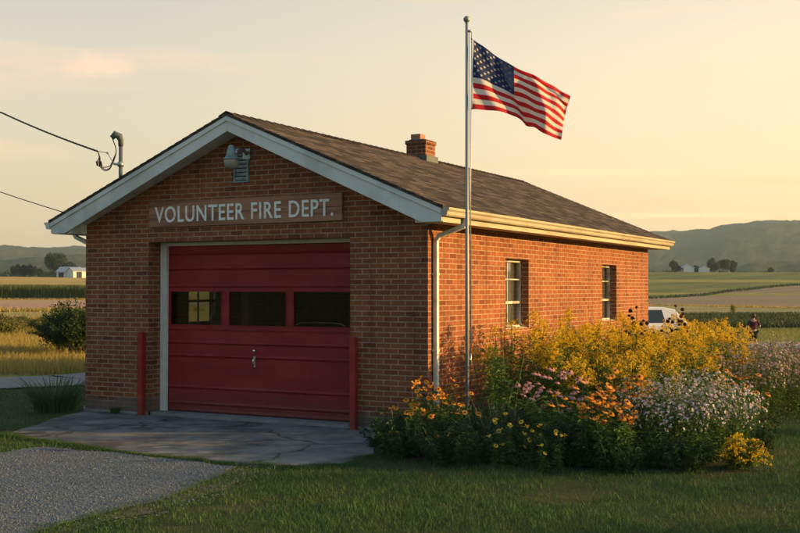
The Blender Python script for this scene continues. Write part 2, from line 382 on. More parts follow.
M = {}
M['brick'] = brick_mat('red_brick')
M['chimney_brick'] = brick_mat('chimney_brick', .75)
M['shingle'] = shingle_mat()
M['trim'] = surf('pale_grey_paint', (.62, .64, .57), (.72, .73, .66), scale=3, rough=.55, bump=.15, bscale=30, spec=.35, c3=(.52, .54, .47), scale2=1.3)
M['sash'] = surf('aged_sash_paint', (.46, .45, .40), (.60, .58, .52), scale=6, rough=.6, c3=(.28, .25, .19), scale2=4)
M['gutter'] = surf('cream_gutter_paint', (.38, .34, .25), (.50, .44, .33), scale=2.2, rough=.5, spec=.3, c3=(.35, .30, .22), scale2=5, stretch=(1, .3, 1))
M['white'] = surf('white_paint', (.58, .57, .50), (.74, .73, .66), scale=5, rough=.5, spec=.4, bump=.1, bscale=40)
def weathered_paint(name, c1, c2, faded, grime, z0, z1):
    m, nt, N, L = new_mat(name); out = nd(N, 'ShaderNodeOutputMaterial'); b = nd(N, 'ShaderNodeBsdfPrincipled'); b.inputs['Specular IOR Level'].default_value = .35
    g = nd(N, 'ShaderNodeNewGeometry'); sp = nd(N, 'ShaderNodeSeparateXYZ'); L.new(g.outputs['Position'], sp.inputs[0])
    mp = nd(N, 'ShaderNodeMapping'); mp.inputs['Scale'].default_value = (.7, 1, 3.2); L.new(g.outputs['Position'], mp.inputs['Vector'])
    n = nd(N, 'ShaderNodeTexNoise', Scale=1.6, Detail=8, Roughness=.65); L.new(mp.outputs[0], n.inputs['Vector']); r = ramp(N, [(.32, c1), (.55, c2), (.72, faded)]); L.new(n.outputs['Fac'], r.inputs['Fac'])
    n2 = nd(N, 'ShaderNodeTexNoise', Scale=7.0, Detail=9, Roughness=.75); L.new(g.outputs['Position'], n2.inputs['Vector'])
    ma = nd(N, 'ShaderNodeMath', operation='MULTIPLY_ADD'); L.new(n2.outputs['Fac'], ma.inputs[0]); ma.inputs[1].default_value = (z1 - z0) * 2.0; 
    iv = nd(N, 'ShaderNodeMath', operation='SUBTRACT'); iv.inputs[0].default_value = 0; L.new(sp.outputs[2], iv.inputs[1]); L.new(iv.outputs[0], ma.inputs[2])
    mr = nd(N, 'ShaderNodeMapRange'); mr.inputs[1].default_value = z0; mr.inputs[2].default_value = z1; mr.inputs[3].default_value = 0; mr.inputs[4].default_value = .6; L.new(ma.outputs[0], mr.inputs[0])
    mx = nd(N, 'ShaderNodeMix', data_type='RGBA'); L.new(mr.outputs[0], mx.inputs[0]); L.new(r.outputs['Color'], mx.inputs[6]); mx.inputs[7].default_value = (*grime, 1)
    n3 = nd(N, 'ShaderNodeTexNoise', Scale=34.0, Detail=4, Roughness=.7); L.new(g.outputs['Position'], n3.inputs['Vector']); r3 = ramp(N, [(.70, (0, 0, 0)), (.76, (.8, .8, .8))]); L.new(n3.outputs['Fac'], r3.inputs['Fac'])
    m3 = nd(N, 'ShaderNodeMix', data_type='RGBA'); L.new(r3.outputs['Color'], m3.inputs[0]); L.new(mx.outputs[2], m3.inputs[6]); m3.inputs[7].default_value = (.10, .05, .04, 1)
    L.new(m3.outputs[2], b.inputs['Base Color'])
    rr = ramp(N, [(.3, (.42, .42, .42)), (.7, (.7, .7, .7))]); L.new(n2.outputs['Fac'], rr.inputs['Fac']); L.new(rr.outputs['Color'], b.inputs['Roughness'])
    bp = nd(N, 'ShaderNodeBump', Strength=.25, Distance=.006); L.new(n.outputs['Fac'], bp.inputs['Height']); L.new(bp.outputs[0], b.inputs['Normal']); L.new(b.outputs[0], out.inputs[0]); return m
M['red'] = weathered_paint('faded_red_paint', (.21, .007, .006), (.265, .011, .009), (.31, .026, .020), (.10, .035, .022), -.1, .35)
M['post_red'] = weathered_paint('red_post_paint', (.25, .011, .010), (.32, .018, .015), (.37, .045, .035), (.11, .05, .035), .0, .4)
M['metal'] = surf('galvanised_metal', (.30, .32, .32), (.45, .47, .46), scale=9, rough=.42, metal=.7, spec=.5)
M['alu'] = surf('brushed_aluminium', (.20, .21, .20), (.30, .30, .28), scale=7, rough=.5, metal=.35, spec=.5, stretch=(1, 1, .1))
M['chrome'] = surf('chrome', (.7, .7, .7), (.8, .8, .8), scale=4, rough=.12, metal=1)
M['dark'] = surf('dark_rubber', (.012, .012, .012), (.03, .03, .03), scale=8, rough=.7)
M['hood'] = surf('grey_green_enamel', (.22, .27, .26), (.32, .37, .36), scale=9, rough=.4, c3=(.16, .19, .18), scale2=6)
M['lampglass'] = surf('frosted_lamp_glass', (.26, .25, .21), (.38, .36, .31), scale=8, rough=.25, spec=.5)
M['wood'] = surf('sign_wood', (.33, .15, .08), (.45, .22, .12), scale=3.0, rough=.7, bump=.35, bscale=14, stretch=(.35, 1, 6), c3=(.21, .09, .05), scale2=1.5)
M['oldwood'] = surf('old_wood_post', (.22, .12, .06), (.34, .20, .10), scale=5, rough=.8, stretch=(3, 3, .4))
M['letters'] = surf('cream_letter_paint', (.82, .81, .73), (.88, .87, .80), scale=9, rough=.6, c3=(.68, .65, .56), scale2=22)
M['concrete'] = surf('apron_concrete', (.115, .115, .105), (.21, .205, .18), scale=1.9, rough=.9, bump=.5, bscale=30, c3=(.075, .075, .068), scale2=.8, spec=.2)
M['footing'] = surf('footing_concrete', (.17, .16, .14), (.27, .26, .23), scale=5, rough=.95, bump=.4, bscale=25)
M['mast'] = surf('painted_conduit', (.07, .085, .085), (.12, .14, .135), scale=9, rough=.6)
M['cable'] = surf('black_cable', (.02, .02, .018), (.04, .04, .035), scale=9, rough=.6)
M['glass'] = glass_mat('window_glass', (.86, .90, .90), .10)
M['doorglass'] = glass_mat('door_glass', (.66, .70, .68), .015)
M['curtain'] = surf('beige_curtain', (.15, .13, .11), (.36, .32, .27), scale=4, rough=.9, stretch=(1, 6, .3))
M['vanwhite'] = surf('white_car_paint', (.68, .68, .66), (.76, .76, .74), scale=3, rough=.25, spec=.5)
M['carglass'] = surf('dark_car_glass', (.012, .02, .028), (.02, .03, .04), scale=2, rough=.08, spec=.6)
M['taillight'] = surf('red_lens', (.35, .01, .01), (.45, .015, .015), scale=9, rough=.2, spec=.5)
M['interior'] = surf('painted_block', (.10, .10, .09), (.15, .15, .13), scale=3, rough=.9)
M['bark'] = surf('bark', (.06, .045, .032), (.12, .09, .065), scale=3, rough=.95, bump=.6, stretch=(2, 2, .4))
M['stem'] = leaf('green_stem', (.030, .055, .018), (.055, .085, .025), .1)
M['leaf_mid'] = leaf('mid_green_leaf', (.045, .105, .022), (.10, .19, .04), .38)
M['leaf_dark'] = leaf('dark_green_leaf', (.018, .048, .013), (.045, .092, .024), .3)
M['leaf_olive'] = leaf('olive_leaf', (.045, .095, .016), (.10, .17, .03), .4, c3=(.14, .19, .035))
M['leaf_blue'] = leaf('bluish_grass_leaf', (.04, .07, .045), (.09, .13, .085), .3)
M['leaf_lily'] = leaf('strap_leaf', (.035, .08, .028), (.09, .15, .055), .35)
M['gold'] = leaf('goldenrod_floret', (.66, .41, .014), (.82, .57, .024), .38, c3=(.50, .30, .012))
M['orange'] = leaf('orange_petal', (.62, .20, .012), (.78, .33, .02), .3)
M['yellow'] = leaf('yellow_petal', (.62, .38, .02), (.78, .55, .03), .3)
M['pink'] = leaf('pink_petal', (.50, .20, .22), (.66, .36, .34), .3)
M['lavender'] = leaf('lavender_petal', (.40, .32, .42), (.58, .50, .56), .3, c3=(.72, .68, .68))
M['dusty'] = leaf('dusty_pink_petal', (.42, .26, .26), (.60, .42, .38), .3, c3=(.68, .55, .48))
M['whitep'] = leaf('white_petal', (.60, .55, .52), (.78, .74, .70), .3)
M['cone'] = surf('dark_seed_cone', (.030, .014, .008), (.075, .030, .012), scale=60, rough=.9)
M['conerust'] = surf('rust_seed_cone', (.12, .035, .012), (.22, .07, .02), scale=60, rough=.9)
M['grass'] = leaf('lawn_blade', (.020, .070, .018), (.048, .125, .030), .3, c3=(.11, .15, .045), patch=((.095, .130, .038), 1.1))
M['lush'] = leaf('lush_blade', (.03, .10, .02), (.07, .17, .035), .35, c3=(.12, .20, .05))
M['weed'] = leaf('tall_dry_grass', (.18, .20, .04), (.40, .31, .08), .45, c3=(.48, .30, .10))
M['meadow'] = leaf('green_meadow_grass', (.09, .15, .035), (.20, .24, .06), .4, c3=(.34, .26, .11))
M['corn'] = leaf('corn_leaf', (.05, .075, .018), (.10, .12, .03), .3)
M['pine'] = leaf('far_dark_foliage', (.012, .026, .014), (.028, .048, .022), .15)
M['oak'] = leaf('far_broad_foliage', (.022, .042, .016), (.055, .085, .028), .25)
M['skin'] = surf('skin', (.42, .24, .17), (.48, .28, .20), scale=9, rough=.55)
M['hair'] = surf('dark_hair', (.02, .012, .008), (.05, .03, .018), scale=30, rough=.5, stretch=(4, 4, .6))
M['shirt'] = surf('maroon_shirt', (.055, .014, .016), (.085, .02, .022), scale=9, rough=.9)
M['vest'] = surf('dark_sleeve', (.03, .018, .018), (.05, .03, .028), scale=9, rough=.9)
M['shorts'] = surf('black_shorts', (.012, .012, .016), (.022, .022, .028), scale=9, rough=.9)
M['paleband'] = surf('pale_cloth', (.22, .17, .14), (.30, .24, .20), scale=9, rough=.9)
M['turf'] = ground_mat('lawn_soil', (.028, .045, .014), (.050, .068, .022), (.080, .078, .034), s1=.9, s2=14, s3=.35, bump=.6)
M['rough'] = ground_mat('rough_meadow', (.24, .21, .05), (.34, .27, .08), (.20, .21, .05), s1=.3, s2=5, s3=.09)
M['soil'] = ground_mat('bed_soil', (.022, .020, .012), (.036, .032, .018), (.028, .036, .014), s1=2, s2=20, s3=1)

# ------------------------------------------------------------------ world, sun, camera
SUN_AZ = rad(25)        # measured from +X towards +Y
SUN_EL = rad(10.5)
w = bpy.data.worlds.new('World'); scene.world = w; w.use_nodes = True
nt = w.node_tree; N = nt.nodes; L = nt.links; N.clear()
out = nd(N, 'ShaderNodeOutputWorld'); bg = nd(N, 'ShaderNodeBackground'); bg.inputs['Strength'].default_value = .15
sky = nd(N, 'ShaderNodeTexSky', sky_type='NISHITA'); sky.sun_disc = False
sky.sun_elevation = SUN_EL; sky.sun_rotation = PI / 2 - SUN_AZ
sky.air_density = 1.0; sky.dust_density = 4.0; sky.ozone_density = 1.0; sky.altitude = 0
tc = nd(N, 'ShaderNodeTexCoord'); sp = nd(N, 'ShaderNodeSeparateXYZ'); L.new(tc.outputs['Generated'], sp.inputs[0])
SKY = dict(hor=(5.7, 3.45, 1.6), mid=(4.5, 3.45, 2.25), up=(1.9, 2.2, 2.25), top=(.85, 1.3, 1.85), mix=.75)
rp = ramp(N, [(0, (.30, .25, .17)), (.02, SKY['hor']), (.10, (5.1, 3.6, 1.95)), (.2, SKY['mid']), (.42, SKY['up']), (1, SKY['top'])])
L.new(sp.outputs[2], rp.inputs['Fac'])
# the sky is warmer and brighter towards the sun's side, greyer away from it
dt = nd(N, 'ShaderNodeVectorMath', operation='DOT_PRODUCT'); L.new(tc.outputs['Generated'], dt.inputs[0]); dt.inputs[1].default_value = (math.cos(SUN_AZ), math.sin(SUN_AZ), 0)
ra = ramp(N, [(0, (.62, .70, .80)), (.36, (.70, .77, .88)), (.62, (1.0, 1.0, .98)), (.85, (1.12, 1.08, 1.0)), (1, (1.5, 1.25, .95))])
mr = nd(N, 'ShaderNodeMapRange'); mr.inputs[1].default_value = -1; mr.inputs[2].default_value = 1; L.new(dt.outputs['Value'], mr.inputs[0]); L.new(mr.outputs[0], ra.inputs['Fac'])
mm = nd(N, 'ShaderNodeMix', data_type='RGBA', blend_type='MULTIPLY'); mm.inputs[0].default_value = 1; L.new(rp.outputs['Color'], mm.inputs[6]); L.new(ra.outputs['Color'], mm.inputs[7])
rs_ = ramp(N, [(0, (.36, .66, 1.05)), (.40, (.50, .78, 1.08)), (.64, (1, 1, 1)), (1, (1, 1, 1))]); mr2 = nd(N, 'ShaderNodeMapRange'); mr2.inputs[1].default_value = -1; mr2.inputs[2].default_value = 1; L.new(sp.outputs[1], mr2.inputs[0]); L.new(mr2.outputs[0], rs_.inputs['Fac'])
m_s = nd(N, 'ShaderNodeMix', data_type='RGBA', blend_type='MULTIPLY'); m_s.inputs[0].default_value = 1; L.new(mm.outputs[2], m_s.inputs[6]); L.new(rs_.outputs['Color'], m_s.inputs[7]); mm = m_s
mx = nd(N, 'ShaderNodeMix', data_type='RGBA'); mx.inputs[0].default_value = SKY['mix']; L.new(sky.outputs[0], mx.inputs[6]); L.new(mm.outputs[2], mx.inputs[7])
# thin cloud wisps
mp = nd(N, 'ShaderNodeMapping'); mp.inputs['Scale'].default_value = (1.6, 1.6, 14); L.new(tc.outputs['Generated'], mp.inputs['Vector'])
cn = nd(N, 'ShaderNodeTexNoise', Scale=1.7, Detail=8, Roughness=.55); L.new(mp.outputs[0], cn.inputs['Vector'])
cr = ramp(N, [(.56, (0, 0, 0)), (.76, (.5, .5, .5))]); L.new(cn.outputs['Fac'], cr.inputs['Fac'])
cm = nd(N, 'ShaderNodeMix', data_type='RGBA'); L.new(cr.outputs['Color'], cm.inputs[0]); L.new(mx.outputs[2], cm.inputs[6]); cm.inputs[7].default_value = (4.6, 2.9, 1.75, 1)
# one small pink cloud high on the left
def cloud_at(px, py, wx, wy, prev, colr, amt):
    X = (px - 400) / F; Zz = (289 - py) / F
    d = Vector((cy_ * X - sy_, sy_ * X + cy_, Zz)).normalized()
    rt = Vector((cy_, sy_, 0)); up = rt.cross(d)
    a = nd(N, 'ShaderNodeVectorMath', operation='SUBTRACT'); L.new(tc.outputs['Generated'], a.inputs[0]); a.inputs[1].default_value = d
    da = nd(N, 'ShaderNodeVectorMath', operation='DOT_PRODUCT'); L.new(a.outputs[0], da.inputs[0]); da.inputs[1].default_value = rt / (wx / F)
    db = nd(N, 'ShaderNodeVectorMath', operation='DOT_PRODUCT'); L.new(a.outputs[0], db.inputs[0]); db.inputs[1].default_value = up / (wy / F)
    cc = nd(N, 'ShaderNodeCombineXYZ'); L.new(da.outputs['Value'], cc.inputs[0]); L.new(db.outputs['Value'], cc.inputs[1])
    ln = nd(N, 'ShaderNodeVectorMath', operation='LENGTH'); L.new(cc.outputs[0], ln.inputs[0])
    n = nd(N, 'ShaderNodeTexNoise', Scale=45.0, Detail=7, Roughness=.6); L.new(tc.outputs['Generated'], n.inputs['Vector'])
    ma = nd(N, 'ShaderNodeMath', operation='MULTIPLY_ADD'); L.new(n.outputs['Fac'], ma.inputs[0]); ma.inputs[1].default_value = 1.6; L.new(ln.outputs['Value'], ma.inputs[2])
    r = ramp(N, [(.0, (0, 0, 0)), (.01, (0, 0, 0))]); r.color_ramp.elements[0].position = .55; r.color_ramp.elements[0].color = (amt, amt, amt, 1); r.color_ramp.elements[1].position = .95
    sc = nd(N, 'ShaderNodeMath', operation='MULTIPLY'); L.new(ma.outputs[0], sc.inputs[0]); sc.inputs[1].default_value = .5; L.new(sc.outputs[0], r.inputs['Fac'])
    # stop the mirror image behind
    m = nd(N, 'ShaderNodeMix', data_type='RGBA'); L.new(r.outputs['Color'], m.inputs[0]); L.new(prev, m.inputs[6]); m.inputs[7].default_value = (*colr, 1)
    return m.outputs[2]
c = cloud_at(96, 64, 38, 12, cm.outputs[2], (5.2, 3.2, 2.2), .4)
c = cloud_at(655, 203, 62, 5, c, (5.0, 2.9, 1.5), .55)
c = cloud_at(775, 181, 75, 5, c, (5.0, 2.9, 1.5), .5)
c = cloud_at(590, 172, 95, 4, c, (6.2, 4.2, 2.1), .35)
c = cloud_at(690, 215, 110, 3, c, (6.4, 4.3, 2.0), .4)
L.new(c, bg.inputs['Color']); L.new(bg.outputs[0], out.inputs['Surface'])

sl = bpy.data.lights.new('sun', 'SUN'); sl.energy = 5.0; sl.angle = rad(.53); sl.color = (1.0, .60, .20)
so = link(bpy.data.objects.new('sun', sl))
sd = Vector((math.cos(SUN_EL) * math.cos(SUN_AZ), math.cos(SUN_EL) * math.sin(SUN_AZ), math.sin(SUN_EL)))
so.rotation_euler = sd.to_track_quat('Z', 'Y').to_euler(); so.location = sd * 60

cd = bpy.data.cameras.new('camera'); cd.sensor_width = 36; cd.lens = 50; cd.clip_start = .1; cd.clip_end = 20000
co = link(bpy.data.objects.new('camera', cd)); co.location = CAM; co.rotation_euler = (rad(90 + 1.16), 0, YAW); scene.camera = co
scene.view_settings.view_transform = 'Standard'; scene.view_settings.look = 'None'
scene.view_settings.exposure = .98; scene.view_settings.gamma = 1
scene.view_settings.use_curve_mapping = False
scene.cycles.use_denoising = True; scene.cycles.max_bounces = 8; scene.cycles.transparent_max_bounces = 24
scene.cycles.volume_bounces = 0
try: scene.cycles.denoiser = 'OPENIMAGEDENOISE'
except Exception: pass

# ------------------------------------------------------------------ terrain
def sheet(name, rs, azs, mat, dz=0.0, kind='structure'):
    mb = MB(); na = len(azs)
    vs = []
    for i, r in enumerate(rs):
        for a in azs:
            rr = r(a) if callable(r) else r
            x, y = from_polar(rr, a); vs.append((x, y, gz(x, y) + dz))
    fs = [(i * na + j, i * na + j + 1, (i + 1) * na + j + 1, (i + 1) * na + j) for i in range(len(rs) - 1) for j in range(na - 1)]
    mb.add(vs, fs, 0, True)
    o = mb.build(name, mat, fix=False); tag(o, kind=kind)
    return o

azs = [rad(a) for a in np.arange(-180, 180.1, 3)] 
azs = sorted(set([rad(a) for a in np.arange(-180, -29, 3.0)] + [rad(a) for a in np.arange(-30, 30.01, .5)] + [rad(a) for a in np.arange(33, 181, 3.0)]))
rs = [.01, 4, 8, 12, 16, 20, 24, 28, 32, 37, 42, 48, 54, 60, 70, 80, 95, 110, 130, 150, 175, 200, 230, 260, 290, 320, 350, 380, 410, 440, 480, 520, 580, 650, 750, 900, 1100, 1400, 1800, 2400, 3000, 3500]
sheet('ground', rs, azs, M['rough'])

def field(name, az0, az1, near, far, mat, dz, rows=14, cols=90, kind='structure'):
    A = [rad(az0 + (az1 - az0) * i / cols) for i in range(cols + 1)]
    def mk(t): return lambda a: (near(math.degrees(a)) * (1 - t) + far(math.degrees(a)) * t)
    return sheet(name, [mk(i / rows) for i in range(rows + 1)], A, mat, dz, kind)

def lin(*pts): return lambda d: interp(d, list(pts))
# right side of the valley
M['f_green'] = ground_mat('green_pasture', (.10, .125, .030), (.135, .155, .040), (.19, .18, .05), s1=.05, s2=1.0, s3=.02, rows=(60, .25, .12))
M['f_brown'] = ground_mat('bare_tilled_field', (.24, .17, .105), (.29, .205, .125), (.21, .17, .095), s1=.04, s2=1.2, s3=.02, rows=(30, .5, .08))
M['f_tan'] = ground_mat('mown_stubble', (.31, .26, .10), (.38, .31, .125), (.22, .21, .07), s1=.06, s2=1.5, s3=.03, rows=(14, .4, .2))
M['f_dark'] = ground_mat('dark_green_crop', (.030, .050, .018), (.045, .068, .022), (.055, .07, .022), s1=.08, s2=2, s3=.05)
M['f_gold'] = ground_mat('golden_field', (.38, .27, .075), (.46, .32, .09), (.30, .25, .07), s1=.05, s2=1.0, s3=.02, rows=(45, .7, .1))
M['f_pink'] = ground_mat('pinkish_bare_field', (.40, .24, .15), (.46, .28, .175), (.40, .28, .14), s1=.04, s2=1.2, s3=.018, rows=(16, .6, .1))
M['f_ochre'] = ground_mat('ochre_stubble', (.42, .28, .075), (.48, .32, .09), (.38, .30, .09), s1=.08, s2=1.4, s3=.04)
R_up = lin((5, 215), (12.7, 246), (15.1, 268), (16.8, 292), (19.8, 322), (30, 380))
field('tan_field', 4, 34, lin((4, 118), (34, 124)), lin((4, 172), (12.7, 178), (20, 150), (34, 150)), M['f_tan'], .05)
field('ploughed_field', 4, 34, lin((4, 174), (12.7, 180), (20, 152), (34, 152)), R_up, M['f_brown'], .08)
field('pasture', 4, 34, lambda d: R_up(d) + 2, lin((4, 480), (34, 520)), M['f_green'], .05, rows=20)
# left side
field('ochre_field', -34, -6, lin((-34, 55), (-6, 60)), lin((-34, 88), (-18, 92), (-6, 120)), M['f_ochre'], .05)
field('bare_field', -34, -6, lin((-34, 89), (-18, 93), (-6, 121)), lin((-34, 176), (-6, 182)), M['f_pink'], .08)
field('golden_field', -34, -6, lin((-34, 196), (-6, 200)), lin((-34, 470), (-6, 480)), M['f_gold'], .05, rows=20)

# lawn around the station, gravel, apron, bed soil, lane
def poly_sheet(name, pts, mat, z, kind='structure', sub=0, thick=0):
    mb = MB()
    if thick:
        mb.prism(pts, 'z', z - thick, z)
    else:
        mb.add([(x, y, z) for x, y in pts], [tuple(range(len(pts)))])
    o = mb.build(name, mat); tag(o, kind=kind)
    if not thick:
        me = o.data
        if me.polygons[0].normal.z < 0: me.flip_normals()
    return o

def wobble(pts, step=.35, amp=.05, seed=0):
    res = []
    for i in range(len(pts)):
        a = Vector(pts[i]); b = Vector(pts[(i + 1) % len(pts)]); n = max(1, int((b - a).length / step))
        nr = Vector((-(b - a).y, (b - a).x)).normalized()
        for k in range(n):
            p = a.lerp(b, k / n)
            res.append(tuple(p + nr * amp * (noise.noise(Vector((p.x * 1.7, p.y * 1.7, seed))) * 2)))
    return res

APRON = [(-6.45, -.02), (-6.3, -.75), (-5.35, -2.78), (-4.02, -3.09), (-3.0, -3.29), (-1.67, -3.44), (-.8, -3.38), (-.1, -3.30), (.30, -2.9), (.22, -2.0), (-.32, -1.0), (-.42, -.02)]
GRAVEL = [on_ground(-60, 462), on_ground(0, 455), on_ground(40, 448.5), on_ground(75, 450.5), on_ground(107, 453), on_ground(145, 457), on_ground(182, 461.5), on_ground(238, 468), on_ground(222, 477), on_ground(196, 489), on_ground(160, 502), on_ground(120, 513), on_ground(80, 522), on_ground(48, 531), on_ground(10, 548), on_ground(-60, 600), (-3.2, -11.5), (-12, -11.5), (-15.5, -6.5)]
BED = [(.02, -.05), (-.10, -.7), (.15, -1.55), (.6, -2.05), (1.6, -2.25), (3.0, -2.05), (4.1, -1.45), (4.45, -.6), (4.25, .8), (3.9, 2.6), (4.0, 4.2), (4.3, 6.4), (4.3, 9.5), (3.6, 13), (2.4, 14.5), (0, 14.0), (.02, 11.6)]
LAWN = [(x, y) for x, y in [(-19, -16), (12, -20), (24, -8), (20, 22), (8, 26), (-4, 22), (-11.2, 7.6), (-13.5, 2.6), (-20, -6)]]
poly_sheet('lawn', wobble(LAWN, 1.0, .2, 5), M['turf'], .006)
poly_sheet('garden_bed_soil', wobble(BED, .3, .04, 2), M['soil'], .018)
GR = wobble(GRAVEL, .08, .05, 1)

def add_cracks(m):
    nt = m.node_tree; N = nt.nodes; L = nt.links
    b = [n for n in N if n.type == 'BSDF_PRINCIPLED'][0]; src = b.inputs['Base Color'].links[0].from_socket
    g = nd(N, 'ShaderNodeNewGeometry'); n = nd(N, 'ShaderNodeTexNoise', Scale=2.5, Detail=6); L.new(g.outputs['Position'], n.inputs['Vector'])
    sc = nd(N, 'ShaderNodeVectorMath', operation='SCALE'); sc.inputs[3].default_value = .5; L.new(n.outputs['Color'], sc.inputs[0])
    ad = nd(N, 'ShaderNodeVectorMath', operation='ADD'); L.new(g.outputs['Position'], ad.inputs[0]); L.new(sc.outputs[0], ad.inputs[1])
    v = nd(N, 'ShaderNodeTexVoronoi', Scale=.36, feature='DISTANCE_TO_EDGE'); L.new(ad.outputs[0], v.inputs['Vector'])
    r = ramp(N, [(0, (.35, .35, .33)), (.006, (.5, .5, .48)), (.010, (1, 1, 1))]); L.new(v.outputs['Distance'], r.inputs['Fac'])
    mx = nd(N, 'ShaderNodeMix', data_type='RGBA', blend_type='MULTIPLY'); mx.inputs[0].default_value = 1; L.new(src, mx.inputs[6]); L.new(r.outputs['Color'], mx.inputs[7])
    n2 = nd(N, 'ShaderNodeTexNoise', Scale=1.1, Detail=7, Roughness=.7); L.new(g.outputs['Position'], n2.inputs['Vector']); r2 = ramp(N, [(.3, (.62, .62, .62)), (.5, (1, 1, 1)), (.72, (1.45, 1.42, 1.35))]); L.new(n2.outputs['Fac'], r2.inputs['Fac'])
    m2 = nd(N, 'ShaderNodeMix', data_type='RGBA', blend_type='MULTIPLY'); m2.inputs[0].default_value = 1; L.new(mx.outputs[2], m2.inputs[6]); L.new(r2.outputs['Color'], m2.inputs[7]); L.new(m2.outputs[2], b.inputs['Base Color'])
add_cracks(M['concrete'])
def gravel_mat():
    m, nt, N, L = new_mat('crushed_gravel')
    out = nd(N, 'ShaderNodeOutputMaterial'); b = nd(N, 'ShaderNodeBsdfPrincipled', Roughness=.95); b.inputs['Specular IOR Level'].default_value = .2
    g = nd(N, 'ShaderNodeNewGeometry')
    v = nd(N, 'ShaderNodeTexVoronoi', Scale=62.0); L.new(g.outputs['Position'], v.inputs['Vector'])
    r = ramp(N, [(0, (.068, .085, .098)), (.5, (.104, .126, .140)), (.85, (.145, .168, .180)), (1, (.215, .232, .238))])
    bw = nd(N, 'ShaderNodeSeparateXYZ'); L.new(v.outputs['Color'], bw.inputs[0]); L.new(bw.outputs[0], r.inputs['Fac'])
    n = nd(N, 'ShaderNodeTexNoise', Scale=.8, Detail=6, Roughness=.65); L.new(g.outputs['Position'], n.inputs['Vector'])
    r2 = ramp(N, [(.52, (0, 0, 0)), (.68, (.75, .75, .75))]); L.new(n.outputs['Fac'], r2.inputs['Fac'])
    mx = nd(N, 'ShaderNodeMix', data_type='RGBA'); L.new(r2.outputs['Color'], mx.inputs[0]); L.new(r.outputs['Color'], mx.inputs[6]); mx.inputs[7].default_value = (.15, .145, .125, 1)
    n5 = nd(N, 'ShaderNodeTexNoise', Scale=3.0, Detail=6, Roughness=.7); L.new(g.outputs['Position'], n5.inputs['Vector'])
    r5 = ramp(N, [(.3, (.75, .75, .75)), (.7, (1.2, 1.2, 1.2))]); L.new(n5.outputs['Fac'], r5.inputs['Fac'])
    m5 = nd(N, 'ShaderNodeMix', data_type='RGBA', blend_type='MULTIPLY'); m5.inputs[0].default_value = 1; L.new(mx.outputs[2], m5.inputs[6]); L.new(r5.outputs['Color'], m5.inputs[7])
    L.new(m5.outputs[2], b.inputs['Base Color'])
    iv = nd(N, 'ShaderNodeMath', operation='SUBTRACT'); iv.inputs[0].default_value = 1; L.new(v.outputs['Distance'], iv.inputs[1])
    bp = nd(N, 'ShaderNodeBump', Strength=.55, Distance=.015); L.new(iv.outputs[0], bp.inputs['Height']); L.new(bp.outputs[0], b.inputs['Normal'])
    L.new(b.outputs[0], out.inputs['Surface'])
    return m
M['gravel'] = gravel_mat()
DIRT = [on_ground(240, 468), on_ground(262, 473), on_ground(232, 487), on_ground(200, 498), on_ground(150, 512), on_ground(100, 526), on_ground(60, 540), on_ground(20, 548), on_ground(40, 525), on_ground(110, 503), on_ground(180, 486)]
M['dirt'] = ground_mat('bare_tan_dirt', (.085, .078, .045), (.145, .125, .08), (.05, .065, .025), s1=2.5, s2=30, s3=.8)
poly_sheet('bare_dirt', wobble(DIRT, .12, .12, 8), M['dirt'], .014)
M['asphalt'] = surf('worn_lane_surface', (.17, .155, .14), (.24, .22, .195), scale=2.5, rough=.95, bump=.3, bscale=40, c3=(.20, .17, .14), scale2=.5)
poly_sheet('gravel_driveway', GR, M['gravel'], .026)
poly_sheet('concrete_apron', wobble(APRON, .3, .012, 3), M['concrete'], .036, thick=.10)
# gravel stones on the surface
def inside(poly, x, y):
    c = False; n = len(poly); j = n - 1
    for i in range(n):
        xi, yi = poly[i]; xj, yj = poly[j]
        if (yi > y) != (yj > y) and x < (xj - xi) * (y - yi) / (yj - yi) + xi: c = not c
        j = i
    return c
def inside_np(poly, P):
    x, y = P[:, 0], P[:, 1]; c = np.zeros(len(P), bool); n = len(poly); j = n - 1
    for i in range(n):
        xi, yi = poly[i]; xj, yj = poly[j]
        cond = ((yi > y) != (yj > y)) & (x < (xj - xi) * (y - yi) / ((yj - yi) + 1e-12) + xi)
        c ^= cond; j = i
    return c
def edge_dist(poly, P):
    d = np.full(len(P), 1e9)
    for i in range(len(poly)):
        a = np.array(poly[i]); b = np.array(poly[(i + 1) % len(poly)]); ab = b - a
        t = np.clip(((P - a) @ ab) / (ab @ ab + 1e-12), 0, 1)
        d = np.minimum(d, np.linalg.norm(P - a - t[:, None] * ab, axis=1))
    return d

def view_pts(n, x0, x1, Z0, Z1, power=1.0):
    """random ground points in a wedge seen from the viewpoint, a little wider than the picture"""
    t = RNG.random(n); Z = Z0 + (Z1 - Z0) * t ** power
    X = (RNG.uniform(x0, x1, n) - 400) / F * Z
    return np.stack([CAM[0] + cy_ * X - sy_ * Z, CAM[1] + sy_ * X + cy_ * Z], 1), Z

